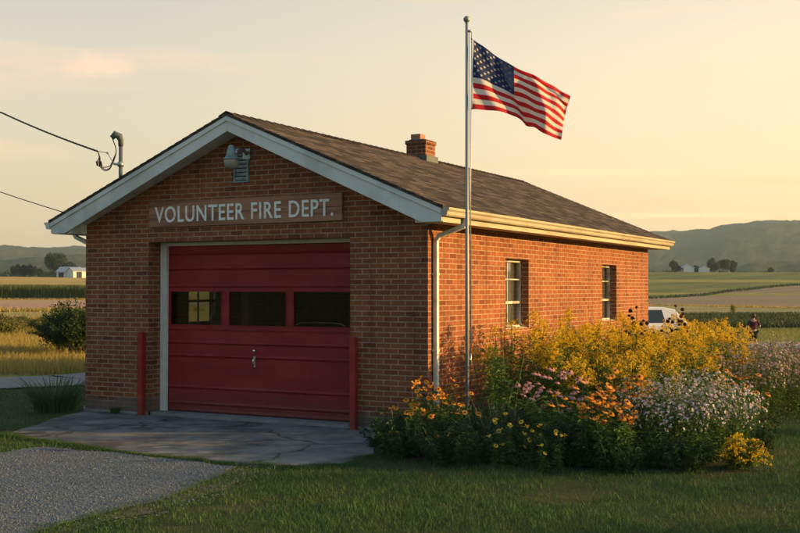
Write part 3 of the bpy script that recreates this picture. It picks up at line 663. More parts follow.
P, Z = view_pts(36000, -60, 330, 9, 15)
P = P[inside_np(GR, P) | ((edge_dist(GR, P) < .5) & (RNG.random(len(P)) < .16) & (P[:, 1] < -3.3))]
q = Q(); n = len(P); s = .004 + .007 * RNG.random(n) ** 2.5
tv = np.array([(0, 0, 1), (1, 0, .1), (0, 1, 0), (-1, 0, .15), (0, -1, 0), (.6, .6, .5)], float)
tf = np.array([(0, 1, 5, 5), (0, 5, 2, 2), (0, 2, 3, 3), (0, 3, 4, 4), (0, 4, 1, 1)])
tv = np.array([(.5, .4, .8), (-.4, .5, .7), (-.5, -.4, .85), (.45, -.5, .65), (1, .8, 0), (-.8, 1, 0), (-1, -.8, 0), (.9, -1, 0)], float)
tf = np.array([(0, 1, 2, 3), (0, 4, 5, 1), (1, 5, 6, 2), (2, 6, 7, 3), (3, 7, 4, 0)])
R = facing(n, .25) * s[:, None, None]
q.stamp(tv, tf, [0] * 5, R, np.column_stack([P, np.full(n, .026)]))
M['stone'] = leaf('gravel_stone', (.075, .092, .106), (.122, .145, .158), 0, rough=.9, c3=(.18, .195, .20))
o = link(bpy.data.objects.new('loose_gravel', q.mesh('loose_gravel', [M['stone']]))); tag(o, 'loose grey crushed stones strewn over the gravel driveway', 'gravel', kind='stuff')

# lane beyond the lawn on the left, running behind the station to the parking spot
lane = [at(-260, 21.5), at(0, 24.6), at(85, 25.6), at(180, 28.5), at(330, 34), at(520, 41), at(640, 47), at(720, 50)]
mb = MB(); vs = []
LC = []
for i in range(len(lane) - 1):
    for k in range(6):
        t = k / 6; LC.append(Vector(lane[i]).lerp(Vector(lane[i + 1]), t))
LC.append(Vector(lane[-1]))
for i, p in enumerate(LC):
    d = (LC[min(i + 1, len(LC) - 1)] - LC[max(i - 1, 0)]).normalized(); nr = Vector((-d.y, d.x))
    for s_ in (-1, 0, 1):
        qv = p + nr * s_ * (1.45 + .12 * noise.noise(Vector((p.x, p.y, s_)))); vs.append((qv.x, qv.y, gz(qv.x, qv.y) + .03))
mb.add(vs, [(3 * i + j, 3 * i + j + 1, 3 * i + j + 4, 3 * i + j + 3) for i in range(len(LC) - 1) for j in range(2)], 0, True)
tag(mb.build('lane', M['asphalt']), kind='structure')
LANE = [tuple(v[:2]) for v in vs[0::3]] + [tuple(v[:2]) for v in reversed(vs[2::3])]

# ------------------------------------------------------------------ the fire station
W_ = 6.51; LEN = 11.67; T = .28
ZW = 3.10; RX = -W_ / 2; RZ = 4.81; SL = .422; E = .41; O = .40
def rz(x): return RZ - SL * abs(x - RX)
st = empty('fire_station', (RX, 0, 0), 0, 'single-storey red brick garage building with brown shingle gable roof and red overhead door', 'fire station')
bpy.context.view_layer.update()
def part(mb, name, mats, parent=None, bevel=0, **kw):
    """built in world coordinates, then handed to its parent without moving"""
    o = mb.build(name, mats, None, bevel, **kw); p = parent or st
    o.parent = p; o.matrix_parent_inverse = (p.matrix_world if p.type == 'EMPTY' and p.parent is None else Matrix.Identity(4)).inverted() if p is st else Matrix.Identity(4)
    return o
DX0, DX1, DZ = -5.13, -1.293, 2.87
mb = MB()
zt = rz(0) - .13
mb.prism([(-W_, 0), (DX0, 0), (DX0, DZ), (DX1, DZ), (DX1, 0), (0, 0), (0, zt), (RX, RZ - .13), (-W_, zt)], 'y', 0, T)
walls_f = mb
def wall_holes(mb, x_out, x_in, y0, y1, z0, z1, holes):
    ys = sorted({y0, y1} | {h[0] for h in holes} | {h[1] for h in holes}); zs = sorted({z0, z1} | {h[2] for h in holes} | {h[3] for h in holes})
    def solid(i, j):
        if not (0 <= i < len(ys) - 1 and 0 <= j < len(zs) - 1): return False
        yc = (ys[i] + ys[i + 1]) / 2; zc = (zs[j] + zs[j + 1]) / 2
        return not any(h[0] < yc < h[1] and h[2] < zc < h[3] for h in holes)
    for i in range(len(ys) - 1):
        for j in range(len(zs) - 1):
            if not solid(i, j): continue
            a, b, c_, d = ys[i], ys[i + 1], zs[j], zs[j + 1]
            for x in (x_out, x_in): mb.add([(x, a, c_), (x, b, c_), (x, b, d), (x, a, d)], [(0, 1, 2, 3)])
            if not solid(i - 1, j): mb.add([(x_out, a, c_), (x_in, a, c_), (x_in, a, d), (x_out, a, d)], [(0, 1, 2, 3)])
            if not solid(i + 1, j): mb.add([(x_out, b, c_), (x_in, b, c_), (x_in, b, d), (x_out, b, d)], [(0, 1, 2, 3)])
            if not solid(i, j - 1): mb.add([(x_out, a, c_), (x_in, a, c_), (x_in, b, c_), (x_out, b, c_)], [(0, 1, 2, 3)])
            if not solid(i, j + 1): mb.add([(x_out, a, d), (x_in, a, d), (x_in, b, d), (x_out, b, d)], [(0, 1, 2, 3)])
WZ0, WZ1 = 1.43, 2.61
WINS = [(2.90, 3.95), (8.13, 9.14)]
part(walls_f, 'front_wall', M['brick'])
mb = MB(); wall_holes(mb, 0, -T, T, LEN - T, 0, ZW, [(a, b, WZ0, WZ1) for a, b in WINS]); part(mb, 'side_wall', M['brick'])
LW = [(2.42, 3.40)]
mb = MB(); wall_holes(mb, -W_, -W_ + T, T, LEN - T, 0, ZW, [(a, b, WZ0, WZ1) for a, b in LW]); part(mb, 'side_wall', M['brick'])
mb = MB(); mb.prism([(-W_, 0), (0, 0), (0, zt), (RX, RZ - .13), (-W_, zt)], 'y', LEN - T, LEN); part(mb, 'rear_wall', M['brick'])
# concrete footing, 25 mm proud
mb = MB()
mb.box(-W_ - .02, DX0, -.02, T, -.2, .075); mb.box(DX1, .02, -.02, T, -.2, .075); mb.box(-.25, .02, T, LEN + .02, -.2, .075); mb.box(-W_ - .02, -W_ + .25, T, LEN + .02, -.2, .075)
part(mb, 'footing', M['footing'])
mb = MB(); mb.box(DX0, DX1, .05, T - .001, -.1, .078); mb.box(-W_ + T, -T, T, LEN - T, -.1, .078); part(mb, 'floor_slab', M['footing'])
mb = MB(); mb.box(-W_ + T, -T, T, LEN - T, 3.1, 3.16); part(mb, 'ceiling_panel', M['interior'])

# roof: two slopes with real shingle courses stepping down
def slope_pts(side, y, off=0.0):
    xe = E if side > 0 else -W_ - E
    return xe
RT = .042
roof = MB()
for side in (1, -1):
    xe = E + .03 if side > 0 else -W_ - E - .03
    n = 26
    nx = SL / math.hypot(1, SL); nz = 1 / math.hypot(1, SL)
    prof_top = []
    for i in range(n):
        xa = RX + (xe - RX) * i / n; xb = RX + (xe - RX) * (i + 1) / n
        prof_top.append((xa, rz(xa) + .002)); prof_top.append((xb, rz(xb) + .010))
    prof = prof_top + [(xe, rz(xe) - RT), (RX, RZ - RT)]
    yy = [-O - .03 + (LEN + 2 * O + .06) * k / 40 for k in range(41)]
    # top sheets with a slight sag and unevenness
    for k in range(40):
        for i in range(n * 2 - 1):
            a, b = prof_top[i], prof_top[i + 1]
            def S(p, y):
                ed = min(1, (y + O + .03) * 1.5, (LEN + O + .03 - y) * 1.5)
                return (p[0], y, p[1] + .010 * max(0, ed) * noise.noise(Vector((p[0] * .9, y * .7, 1))))
            roof.add([S(a, yy[k]), S(b, yy[k]), S(b, yy[k + 1]), S(a, yy[k + 1])], [(0, 1, 2, 3)])
    # underside, ends and edge
    y0, y1 = yy[0], yy[-1]
    roof.add([(RX, y0, RZ - RT), (xe, y0, rz(xe) - RT), (xe, y1, rz(xe) - RT), (RX, y1, RZ - RT)], [(0, 1, 2, 3)])
    roof.add([(xe, y0, rz(xe) - RT), (xe, y1, rz(xe) - RT), (xe, y1, rz(xe) + .010), (xe, y0, rz(xe) + .010)], [(0, 1, 2, 3)])
    for y in (y0, y1): roof.add([(p[0], y, p[1]) for p in prof], [tuple(range(len(prof)))])
ro = part(roof, 'roof', M['shingle'])
# ridge cap shingles
mb = MB(); k = 0; y = -O - .03
while y < LEN + O - .2:
    mb.add([(RX - .15, y, RZ - .15 * SL + .022), (RX, y, RZ + .030), (RX + .15, y, RZ - .15 * SL + .022), (RX - .15, y + .26, RZ - .15 * SL + .010), (RX, y + .26, RZ + .017), (RX + .15, y + .26, RZ - .15 * SL + .010)], [(0, 1, 4, 3), (1, 2, 5, 4)])
    y += .215
rc = mb.build('ridge_cap', M['shingle'], None); rc.parent = ro

# rake boards: two-board profile on the gable, boxed returns at the eaves
FH = .235
def rake(yf, yb, flip):
    for side in (1, -1):
        mb = MB()
        xe = E if side > 0 else -W_ - E
        ze = rz(xe) - RT - .002
        xr = RX; zr = RZ - RT - .002
        # main board
        poly = [(xr, zr), (xe, ze), (xe, ze - FH + .06), (xe - side * .02, ze - FH + .05), (xe - side * .32, ze - FH + .05), (xr, zr - FH)]
        mb.prism(poly, 'y', yf, yb)
        # upper drip board, proud
        s_ = -1 if yf < yb else 1
        mb.prism([(xr, zr), (xe, ze), (xe, ze - .075), (xr, zr - .075)], 'y', yf + s_ * .022, yf + s_ * .001)
        part(mb, 'rake_board', M['trim'], bevel=.003)
rake(-O, -O + .03, 0); rake(LEN + O, LEN + O - .03, 0)
# soffits and boxed returns, front and back of each eave
for side in (1, -1):
    xw = 0 if side > 0 else -W_; xe = E if side > 0 else -W_ - E
    ze = rz(xe) - RT
    mb = MB()
    zb = ze - FH + .045
    # eave soffit
    mb.box(xw, xe - side * .02, -O + .031, LEN + O - .031, zb + .012, zb + .030)
    # fascia under the gutter
    mb.box(xe - side * .018, xe + side * .004, -O + .031, LEN + O - .031, zb, ze - .003)
    part(mb, 'soffit', M['trim'] if side < 0 else M['gutter'])
    # boxed return at the front and rear corners
    for (ya, yb_) in ((-O + .032, -.002), (LEN + .002, LEN + O - .032)):
        mb = MB()
        xi = xw - side * .02; xo = xe - side * .022
        mb.prism([(xi, zb), (xo, zb), (xo, rz(xo) - RT - .01), (xi, rz(xi) - RT - .01)], 'y', ya, yb_)
        part(mb, 'eave_return', M['trim'], bevel=.003)
# sloping soffit boards under the gable overhang
for (ya, yb_) in ((-O + .032, -.002), (LEN + .002, LEN + O - .032)):
    for side in (1, -1):
        mb = MB(); xw = 0 if side > 0 else -W_
        xa = RX + side * .005; xb = xw - side * .03
        mb.prism([(xa, rz(xa) - RT - .195), (xb, rz(xb) - RT - .195), (xb, rz(xb) - RT - .212), (xa, rz(xa) - RT - .212)], 'y', ya, yb_)
        part(mb, 'gable_soffit', M['trim'])
# gutters (K profile) and downspouts
def gutter(side):
    xe = E if side > 0 else -W_ - E
    zt_ = rz(xe) - RT + .005
    p = [(0.008, 0), (0.008, -.115), (.075, -.115), (.092, -.095), (.100, -.055), (.125, -.030), (.128, 0), (.118, 0), (.116, -.026), (.092, -.052), (.084, -.09), (.070, -.106), (.018, -.106), (.018, 0)]
    prof = [(xe + side * a, zt_ + b) for a, b in p]
    mb = MB(); mb.prism(prof, 'y', -O - .025, LEN + O + .03)
    for yb in (-O - .027, LEN + O + .027):       # end caps
        mb.prism([(xe + side * a, zt_ + b) for a, b in p[:7]], 'y', yb, yb + .004)
    o = part(mb, 'gutter', M['gutter'] if side > 0 else M['trim'])
    for k in range(9):
        mb = MB(); mb.box(xe + side * .01, xe + side * .122, -.2 + k * 1.42, -.18 + k * 1.42, zt_ - .010, zt_ - .004)
        h = mb.build('gutter_strap', M['metal'], None); h.parent = o
    return xe, zt_
xe, zg = gutter(1)
def rect_tube(mb, pts, a, b, m=0):
    """rectangular pipe: half-sizes a along y, b across"""
    rings = []
    for i, p in enumerate(pts):
        p = Vector(p); d = (Vector(pts[min(i + 1, len(pts) - 1)]) - Vector(pts[max(i - 1, 0)])).normalized()
        u = Vector((0, 1, 0)); v = d.cross(u).normalized(); u2 = v.cross(d).normalized()
        rings.append([p + u2 * a + v * b, p - u2 * a + v * b, p - u2 * a - v * b, p + u2 * a - v * b])
    vs = [v for r in rings for v in r]
    fs = [(4 * i + k, 4 * i + (k + 1) % 4, 4 * i + 4 + (k + 1) % 4, 4 * i + 4 + k) for i in range(len(pts) - 1) for k in range(4)] + [(0, 1, 2, 3), (4 * len(pts) - 4, 4 * len(pts) - 3, 4 * len(pts) - 2, 4 * len(pts) - 1)]
    mb.add(vs, fs, m)
def downspout(side, ys, mat, yo=0):
    xe = E if side > 0 else -W_ - E; xw = 0 if side > 0 else -W_
    x1 = xe + side * .055; x0 = xw + side * .045
    zt_ = rz(xe) - RT - .11
    mb = MB(); pts = [(x1, ys + yo, zt_ + .02), (x1, ys + yo, zt_ - .06), (x1 - side * .03, ys + yo * .93, zt_ - .11), (x0 + side * .05, ys + yo * .06, zt_ - .245), (x0, ys, zt_ - .32), (x0, ys, .16), (x0 + side * .03, ys, .10), (x0 + side * .16, ys, .05)]
    rect_tube(mb, pts, .040, .032)
    o = part(mb, 'downspout', mat, bevel=.008)
    for z in (2.3, 1.2, .35):
        mb = MB(); mb.box(xw + side * .002, x0 + side * .036, ys - .046, ys + .046, z, z + .03)
        s_ = mb.build('pipe_strap', mat, None); s_.parent = o
M['spout'] = surf('pale_spout_paint', (.58, .56, .47), (.70, .67, .57), scale=5, rough=.5, c3=(.48, .44, .35), scale2=3)
downspout(1, .17, M['spout'], .12)
gutter(-1); downspout(-1, .22, M['trim'])

# chimney
chx0, chx1, chy0, chy1 = RX - .22, RX + .22, 6.0, 6.44
mb = MB(); mb.box(chx0, chx1, chy0, chy1, 4.5, 5.07); mb.box(chx0 - .02, chx1 + .02, chy0 - .02, chy1 + .02, 5.07, 5.15)
ch = part(mb, 'chimney', M['chimney_brick'])
mb = MB(); mb.box(chx0 + .04, chx1 - .04, chy0 + .04, chy1 - .04, 5.15, 5.175); o = mb.build('chimney_crown', M['footing'], None); o.parent = ch
mb = MB(); mb.box(chx0 + .06, chx1 - .16, chy0 + .08, chy1 - .12, 5.175, 5.29); o = mb.build('flue', surf('clay_flue', (.30, .14, .08), (.38, .19, .11), scale=9), None, .008); o.parent = ch
mb = MB(); mb.box(chx0 - .05, chx1 + .05, chy0 - .05, chy1 + .05, 4.66, 4.83); o = mb.build('flashing', M['mast'], None); o.parent = ch

# gable vent
mb = MB(); vx0, vx1, vz0, vz1 = RX - .15, RX + .13, 3.77, 4.22
mb.box(vx0, vx0 + .03, -.03, .0, vz0, vz1); mb.box(vx1 - .03, vx1, -.03, .0, vz0, vz1); mb.box(vx0 + .03, vx1 - .03, -.03, 0, vz0, vz0 + .03); mb.box(vx0 + .03, vx1 - .03, -.03, 0, vz1 - .03, vz1)
vent = part(mb, 'gable_vent', M['hood'])
mb = MB()
for k in range(6):
    z = vz0 + .045 + k * .063
    mb.prism([(-.028, z), (-.022, z - .004), (-.004, z + .042), (-.010, z + .046)], 'x', vx0 + .03, vx1 - .03)
o = mb.build('louvre', M['hood'], None); o.parent = vent
mb = MB(); mb.box(vx0 + .03, vx1 - .03, -.0035, -.001, vz0 + .03, vz1 - .03); o = mb.build('screen', M['dark'], None); o.parent = vent

# door frame (white trim) and sectional door
YD = .315
mb = MB()
mb.box(DX0 + .001, DX0 + .125, YD - .03, YD + .03, .08, DZ - .001); mb.box(DX1 - .10, DX1 - .001, YD - .03, YD + .03, .08, DZ - .001)
mb.box(DX0 + .125, DX1 - .10, YD - .03, YD + .03, DZ - .06, DZ - .001)
part(mb, 'door_frame', M['white'], bevel=.004)
door = empty('overhead_door', (0, 0, 0)); door.parent = st; door.matrix_parent_inverse = Matrix.Translation((RX, 0, 0)).inverted()
door_x0, door_x1 = DX0 + .13, DX1 - .06
def dpart(mb, name, mats, bevel=0):
    o = mb.build(name, mats, None, bevel); o.parent = door; return o
secs = [.09, .21, .47, .99, 1.205, 1.43, 2.13, 2.42, 2.67, 2.82]
wx = [(-4.965, -3.90), (-3.77, -2.645), (-2.53, -1.42)]
gy = YD + .035
for i in range(len(secs) - 1):
    a, b = secs[i], secs[i + 1]
    mb = MB()
    if a == 1.43:
        zs0, zs1 = 1.50, 2.07
        mb.box(door_x0, door_x1, gy, gy + .045, a + .004, zs0); mb.box(door_x0, door_x1, gy, gy + .045, zs1, b - .008); mb.box(door_x0, door_x1, gy + .022, gy + .044, b - .008, b + .0028)
        xs = [door_x0] + [v for w_ in wx for v in w_] + [door_x1]
        for k in range(0, len(xs), 2): mb.box(xs[k], xs[k + 1], gy, gy + .045, zs0, zs1)
    else:
        # panel with a rolled lip at its lower edge: the lip throws the dark line
        P_ = [(gy + .045, a + .003), (gy - .004, a + .003), (gy - .012, a + .018), (gy - .004, a + .040), (gy, a + .050), (gy, b - .020), (gy + .010, b - .009), (gy + .022, b - .009), (gy + .022, b + .0028), (gy + .045, b + .0028)]
        mb.prism(P_, 'x', door_x0, door_x1)
    dpart(mb, 'door_panel', M['red'])
for (a, b) in wx:
    mb = MB(); t_ = .014
    for (x0_, x1_, z0_, z1_) in ((a, a + t_, 1.50, 2.07), (b - t_, b, 1.50, 2.07), (a + t_, b - t_, 1.50, 1.50 + t_), (a + t_, b - t_, 2.07 - t_, 2.07)):
        mb.box(x0_, x1_, gy - .010, gy + .012, z0_, z1_)
    o = dpart(mb, 'door_window', M['red'])
    mb = MB(); mb.box(a + t_, b - t_, gy + .015, gy + .019, 1.50 + t_, 2.07 - t_); dpart(mb, 'window_pane', M['doorglass'])
hx = -3.25
mb = MB(); mb.lathe([(0, -.030), (.018, -.026), (.026, -.014), (.026, 0), (.012, .004), (0, .004)], (0, 0, 0), 14)
for i in range(len(mb.v)): x, y, z = mb.v[i]; mb.v[i] = (hx + x, gy - .018 + z, 1.115 + y)
mb.tube([(hx, gy - .02, 1.00), (hx, gy - .045, .985), (hx - .005, gy - .05, .95), (hx - .02, gy - .045, .90), (hx - .035, gy - .03, .88)], .010, 8)
mb.box(hx - .018, hx + .018, gy - .014, gy - .001, .86, 1.03)
dpart(mb, 'door_handle', M['chrome'])
mb = MB(); mb.box(door_x0, door_x1, gy + .005, gy + .04, .079, .092); dpart(mb, 'bottom_seal', M['dark'])

# windows: timber sash set back in the wall
def window(y0, y1, side, curtain=True):
    xw = 0 if side > 0 else -W_
    xf = xw - side * .14                       # outer face of the frame
    mb = MB(); g = .002; fw = .05
    X0, X1 = xf, xf - side * .07
    for (a, b, c_, d) in ((y0 + g, y0 + fw, WZ0 + g, WZ1 - g), (y1 - fw, y1 - g, WZ0 + g, WZ1 - g), (y0 + fw, y1 - fw, WZ1 - fw, WZ1 - g), (y0 + fw, y1 - fw, WZ0 + g, WZ0 + fw)):
        mb.box(X0, X1, a, b, c_, d)
    WM = M['sash']
    wf = part(mb, 'window', WM, bevel=.003)
    mb = MB(); Xs = xf - side * .015; Xe = xf - side * .05
    a, b, c_, d = y0 + fw, y1 - fw, WZ0 + fw, WZ1 - fw; mid = WZ0 + .44
    mb.box(Xs + side * .008, Xe, a, b, mid - .022, mid + .022)
    ym = a + (b - a) * .42
    mb.box(Xs, Xe + side * .01, ym - .011, ym + .011, c_, mid - .022); mb.box(Xs, Xe + side * .01, ym - .011, ym + .011, mid + .022, d)
    zc = (mid + d) / 2 + .05
    mb.box(Xs - side * .001, Xe + side * .012, a, ym - .011, zc - .010, zc + .010); mb.box(Xs - side * .001, Xe + side * .012, ym + .011, b, zc - .010, zc + .010)
    o = mb.build('sash_bars', WM if side > 0 else M['dark'], None); o.parent = wf
    mb = MB(); mb.box(xf - side * .030, xf - side * .034, a, b, c_, d); o = mb.build('window_pane', M['glass'] if side > 0 else M['doorglass'], None); o.parent = wf
    mb = MB(); mb.prism([(xw - side * .02, WZ0 + .001), (xw - side * .02, WZ0 + .008), (xf, WZ0 + .022), (xf, WZ0 + .001)], 'y', y0 - .0 + g, y1 - g)
    o = mb.build('window_sill', WM, None); o.parent = wf
    if curtain:
        n = 60; vs = []
        for k in range(n + 1):
            y = a + (b - a) * k / n; x = xf - side * (.10 + .022 * math.sin(k * .9) + .012 * math.sin(k * .37 + 1))
            vs += [(x, y, c_ - .02), (x, y, d + .02)]
        mb = MB(); mb.add(vs, [(2 * k, 2 * k + 2, 2 * k + 3, 2 * k + 1) for k in range(n)], 0, True)
        o = mb.build('curtain', M['curtain'], None, fix=False); o.parent = wf
for a, b in WINS: window(a, b, 1)
window(*LW[0], -1, False)

# ------------------------------------------------------------------ things on the front of the station
def thing_part(mb, name, mats, parent, bevel=0, **kw):
    return mb.build(name, mats, parent, bevel, **kw)

sg = empty('wall_sign', ((-5.09 - 1.405) / 2, -.001, 3.32), 0, 'long reddish-brown wooden sign reading VOLUNTEER FIRE DEPT. on the gable wall above the door', 'sign')
sg.rotation_euler = (0, rad(-.25), 0)
sw = 5.09 - 1.405
mb = MB()
for k, (a, b) in enumerate(((-.20, -.001), (.001, .20))): mb.box(-sw / 2, sw / 2, -.045, 0, a, b)
thing_part(mb, 'sign_board', M['wood'], sg, .006)
mb = MB()
for (a, b, c_, d) in ((-sw / 2, sw / 2, .19, .205), (-sw / 2, sw / 2, -.205, -.19), (-sw / 2, -sw / 2 + .015, -.19, .19), (sw / 2 - .015, sw / 2, -.19, .19)): mb.box(a, b, -.052, -.0455, c_, d)
thing_part(mb, 'sign_edging', M['wood'], sg)
cu = bpy.data.curves.new('lettering', 'FONT'); cu.body = 'VOLUNTEER FIRE DEPT.'; cu.size = 1.0; cu.extrude = .02; cu.offset = .012; cu.space_character = 1.10; cu.space_word = 1.1; cu.resolution_u = 4
tmp = bpy.data.objects.new('lettering_source', cu); COL.objects.link(tmp); bpy.context.view_layer.update()
dg = bpy.context.evaluated_depsgraph_get(); me = bpy.data.meshes.new_from_object(tmp.evaluated_get(dg)); bpy.data.objects.remove(tmp)
xs_ = [v.co.x for v in me.vertices]; ys_ = [v.co.y for v in me.vertices]
hx0, hx1, hy0, hy1 = min(xs_), max(xs_), min(ys_), max(ys_)
tw, th = 3.41, .262
for v in me.vertices:
    x, y, z = v.co
    v.co = ((x - (hx0 + hx1) / 2) / (hx1 - hx0) * tw - .01, -.047 - (z + .02) * .25 , (y - (hy0 + hy1) / 2) / (hy1 - hy0) * th - .005)
me.materials.clear(); me.materials.append(M['letters'])
import bmesh
bm = bmesh.new(); bm.from_mesh(me); bmesh.ops.remove_doubles(bm, verts=bm.verts, dist=1e-6); bm.verts.ensure_lookup_table()
seen = set()
for v0 in bm.verts:
    if v0 in seen: continue
    comp = [v0]; seen.add(v0); k = 0
    while k < len(comp):
        for e_ in comp[k].link_edges:
            o_v = e_.other_vert(comp[k])
            if o_v not in seen: seen.add(o_v); comp.append(o_v)
        k += 1
    im = {v: i for i, v in enumerate(comp)}
    fcs = {f for v in comp for f in v.link_faces}
    lm = bpy.data.meshes.new('letter'); lm.from_pydata([tuple(v.co) for v in comp], [], [tuple(im[v] for v in f.verts) for f in fcs]); lm.materials.append(M['letters'])
    link(bpy.data.objects.new('letter', lm), sg)
bm.free()

# barn light with grey hood and frosted globe
lp = empty('wall_lamp', (-3.20, -.36, 4.10), 0, 'grey hooded barn light with frosted bowl on a short arm under the gable peak', 'wall lamp')
mb = MB(); mb.lathe([(0, .215), (.035, .212), (.048, .195), (.052, .165), (.068, .15), (.074, .10), (.080, .055), (.105, .022), (.126, .008), (.126, -.012), (.116, -.012), (.08, .012), (0, .02)], n=24)
thing_part(mb, 'lamp_hood', M['hood'], lp)
mb = MB(); mb.lathe([(.112, -.010), (.114, -.045), (.108, -.09), (.090, -.125), (.05, -.148), (0, -.154)], n=24)
thing_part(mb, 'lamp_bowl', M['lampglass'], lp)
mb = MB(); mb.tube([(.03, .03, .13), (.06, .12, .16), (.06, .24, .15), (.05, .36, .10)], .028, 10); mb.box(-.02, .12, .32, .358, .03, .19)
mb.tube([(.06, .02, .10), (.115, .02, .10)], .032, 10)
thing_part(mb, 'lamp_arm', M['metal'], lp)

# red guard posts
def guard_post(x, y, label):
    e = empty('guard_post', (x, y, .034), 0, label, 'bollard', 'red guard posts beside the garage door')
    mb = MB(); mb.prism([(-.046, 0), (.046, 0), (.046, 1.35), (.038, 1.362), (-.038, 1.362), (-.046, 1.35)], 'y', -.042, .048)
    thing_part(mb, 'post', M['post_red'], e, .008)
    mb = MB(); mb.box(-.075, .075, -.07, .049, 0, .012)
    thing_part(mb, 'base_plate', M['post_red'], e, .002)
guard_post(-5.22, -.075, 'square red steel guard post at the white-trimmed side of the garage door')
guard_post(-1.19, -.075, 'square red steel guard post between the garage door and the broad brick pier')

# service mast + cables
ms = empty('service_mast', (-6.62, .97, 0), 0, 'grey conduit mast with curved weatherhead rising past the eave', 'service mast')
mb = MB(); mb.tube([(0, 0, 1.2), (0, 0, 4.66)], .034, 14); thing_part(mb, 'conduit', M['mast'], ms)
mb = MB(); mb.tube([(0, 0, 4.655), (0, 0, 4.76), (-.02, -.015, 4.83), (-.08, -.06, 4.865), (-.13, -.09, 4.80)], [.044, .050, .066, .066, .045], 14); thing_part(mb, 'weatherhead', M['mast'], ms)
mb = MB(); mb.tube([(0, 0, 4.33), (-.07, -.05, 4.33), (-.10, -.07, 4.34)], .02, 8); mb.tube([(0, 0, 4.29), (0, 0, 4.37)], .056, 14); thing_part(mb, 'cable_clamp', M['metal'], ms)
mb = MB(); mb.box(-.12, .10, -.10, .10, .9, 1.5); thing_part(mb, 'meter_box', M['metal'], ms, .01)
mb = MB(); mb.box(-.0, .10, -.06, .06, 2.2, 2.24); thing_part(mb, 'conduit_strap', M['metal'], ms)
mh = Vector((-6.62, .97, 0))
up_xy = at(-190, 27)
UPZ = 7.6
def sag(a, b, drop, n=24):
    a = Vector(a); b = Vector(b)
    return [a.lerp(b, t / n) - Vector((0, 0, drop * 4 * (t / n) * (1 - t / n))) for t in range(n + 1)]
def pxz(px, py, Z):
    x, y = at(px, Z); return Vector((x, y, CAM[2] + (289 - py) / F * Z))
anchor = mh + Vector((-.10, -.07, 4.34))
lp_pt = pxz(97, 151, 20.2)
# triplex service drop: twisted pair with bare neutral, drip loops
p_pole = Vector((up_xy[0], up_xy[1], UPZ - .5))
p0 = pxz(0, 112, 22.5)
e = empty('service_cable', tuple(anchor), 0, 'upper overhead service cable with drip loop at the mast head', 'cable', 'overhead cables from the utility pole')
def shift(pts): return [Vector(p) - anchor for p in pts]
path = sag(p_pole, p0, .12, 14)[:-1] + sag(p0, lp_pt, .03, 12)
for i, ph in enumerate((0, PI)):
    pass
mb = MB()
for ph in (0, 2 * PI / 3, 4 * PI / 3):
    pts = []
    dense = []
    for a, b in zip(path, path[1:]):
        for k in range(6): dense.append(a.lerp(b, k / 6))
    dense.append(path[-1])
    for k, p in enumerate(dense): pts.append(p - anchor + Vector((0, .012 * math.cos(k * .9 + ph), .012 * math.sin(k * .9 + ph))))
    mb.tube(pts, .0085, 5)
thing_part(mb, 'twisted_cable', M['cable'], e, fix=False)
mb = MB(); mb.tube(shift([lp_pt, pxz(107, 152.8, 20.15), anchor]), .007, 6); mb.tube(shift([pxz(106, 152.5, 20.15), pxz(108, 153.2, 20.15)]), .018, 8)
thing_part(mb, 'neutral_wire', M['metal'], e)
wh = mh + Vector((-.12, -.09, 4.80))
for k, (dx, lo_) in enumerate(((0, 170), (1.5, 169), (-2.5, 167))):
    pts = [lp_pt, pxz(99 + dx * .2, 157, 20.2), pxz(98.5 + dx, 164, 20.2), pxz(103 + dx * .5, lo_, 20.2), pxz(109, lo_ - 1, 20.15), pxz(113 + dx * .3, 160, 20.1), pxz(115.5, 150, 20.1), wh]
    # smooth the loop
    sm = []
    for i in range(len(pts) - 1):
        p_a = pts[max(i - 1, 0)]; p_b = pts[i]; p_c = pts[i + 1]; p_d = pts[min(i + 2, len(pts) - 1)]
        for t in (0, .25, .5, .75):
            sm.append(.5 * ((2 * p_b) + (p_c - p_a) * t + (2 * p_a - 5 * p_b + 4 * p_c - p_d) * t * t + (3 * p_b - p_a - 3 * p_c + p_d) * t ** 3))
    sm.append(pts[-1])
    mb = MB(); mb.tube(shift(sm), .0085, 6)
    mb.tube(shift([pxz(98.5 + dx, 161, 20.2), pxz(99.5 + dx, 165.5, 20.2)]), .018, 8)
    thing_part(mb, 'drip_loop', M['cable'], e)
a2 = Vector((-W_ - E - .02, 1.6, 3.16)); p1 = pxz(0, 192, 22.0); pp = Vector((up_xy[0], up_xy[1], 4.9))
mb = MB(); pts = sag(pp, p1, .1, 12)[:-1] + sag(p1, a2, .02, 12); mb.tube([p - a2 for p in pts], .009, 6)
o = mb.build('telephone_cable', M['cable']); o.location = a2; tag(o, 'lower thin overhead cable reaching the far eave corner below the service cable', 'cable', 'overhead cables from the utility pole')
e = empty('utility_pole', (up_xy[0], up_xy[1], 0), rad(20), 'weathered wooden utility pole carrying both cables beside the lane', 'utility pole')
mb = MB(); mb.tube([(0, 0, -.3), (0, 0, 4), (0, 0, 8.2)], [.15, .13, .10], 14); thing_part(mb, 'pole_shaft', M['bark'], e)
mb = MB(); mb.box(-1, 1, -.16, -.06, 7.5, 7.62); thing_part(mb, 'crossarm', M['oldwood'], e)
for dx in (-.85, 0.3, .85):
    mb = MB(); mb.lathe([(0, 0), (.03, 0), (.03, .04), (.055, .05), (.055, .09), (.03, .10), (.04, .13), (0, .14)], (dx, -.11, 7.62), 12); thing_part(mb, 'insulator', M['white'], e)

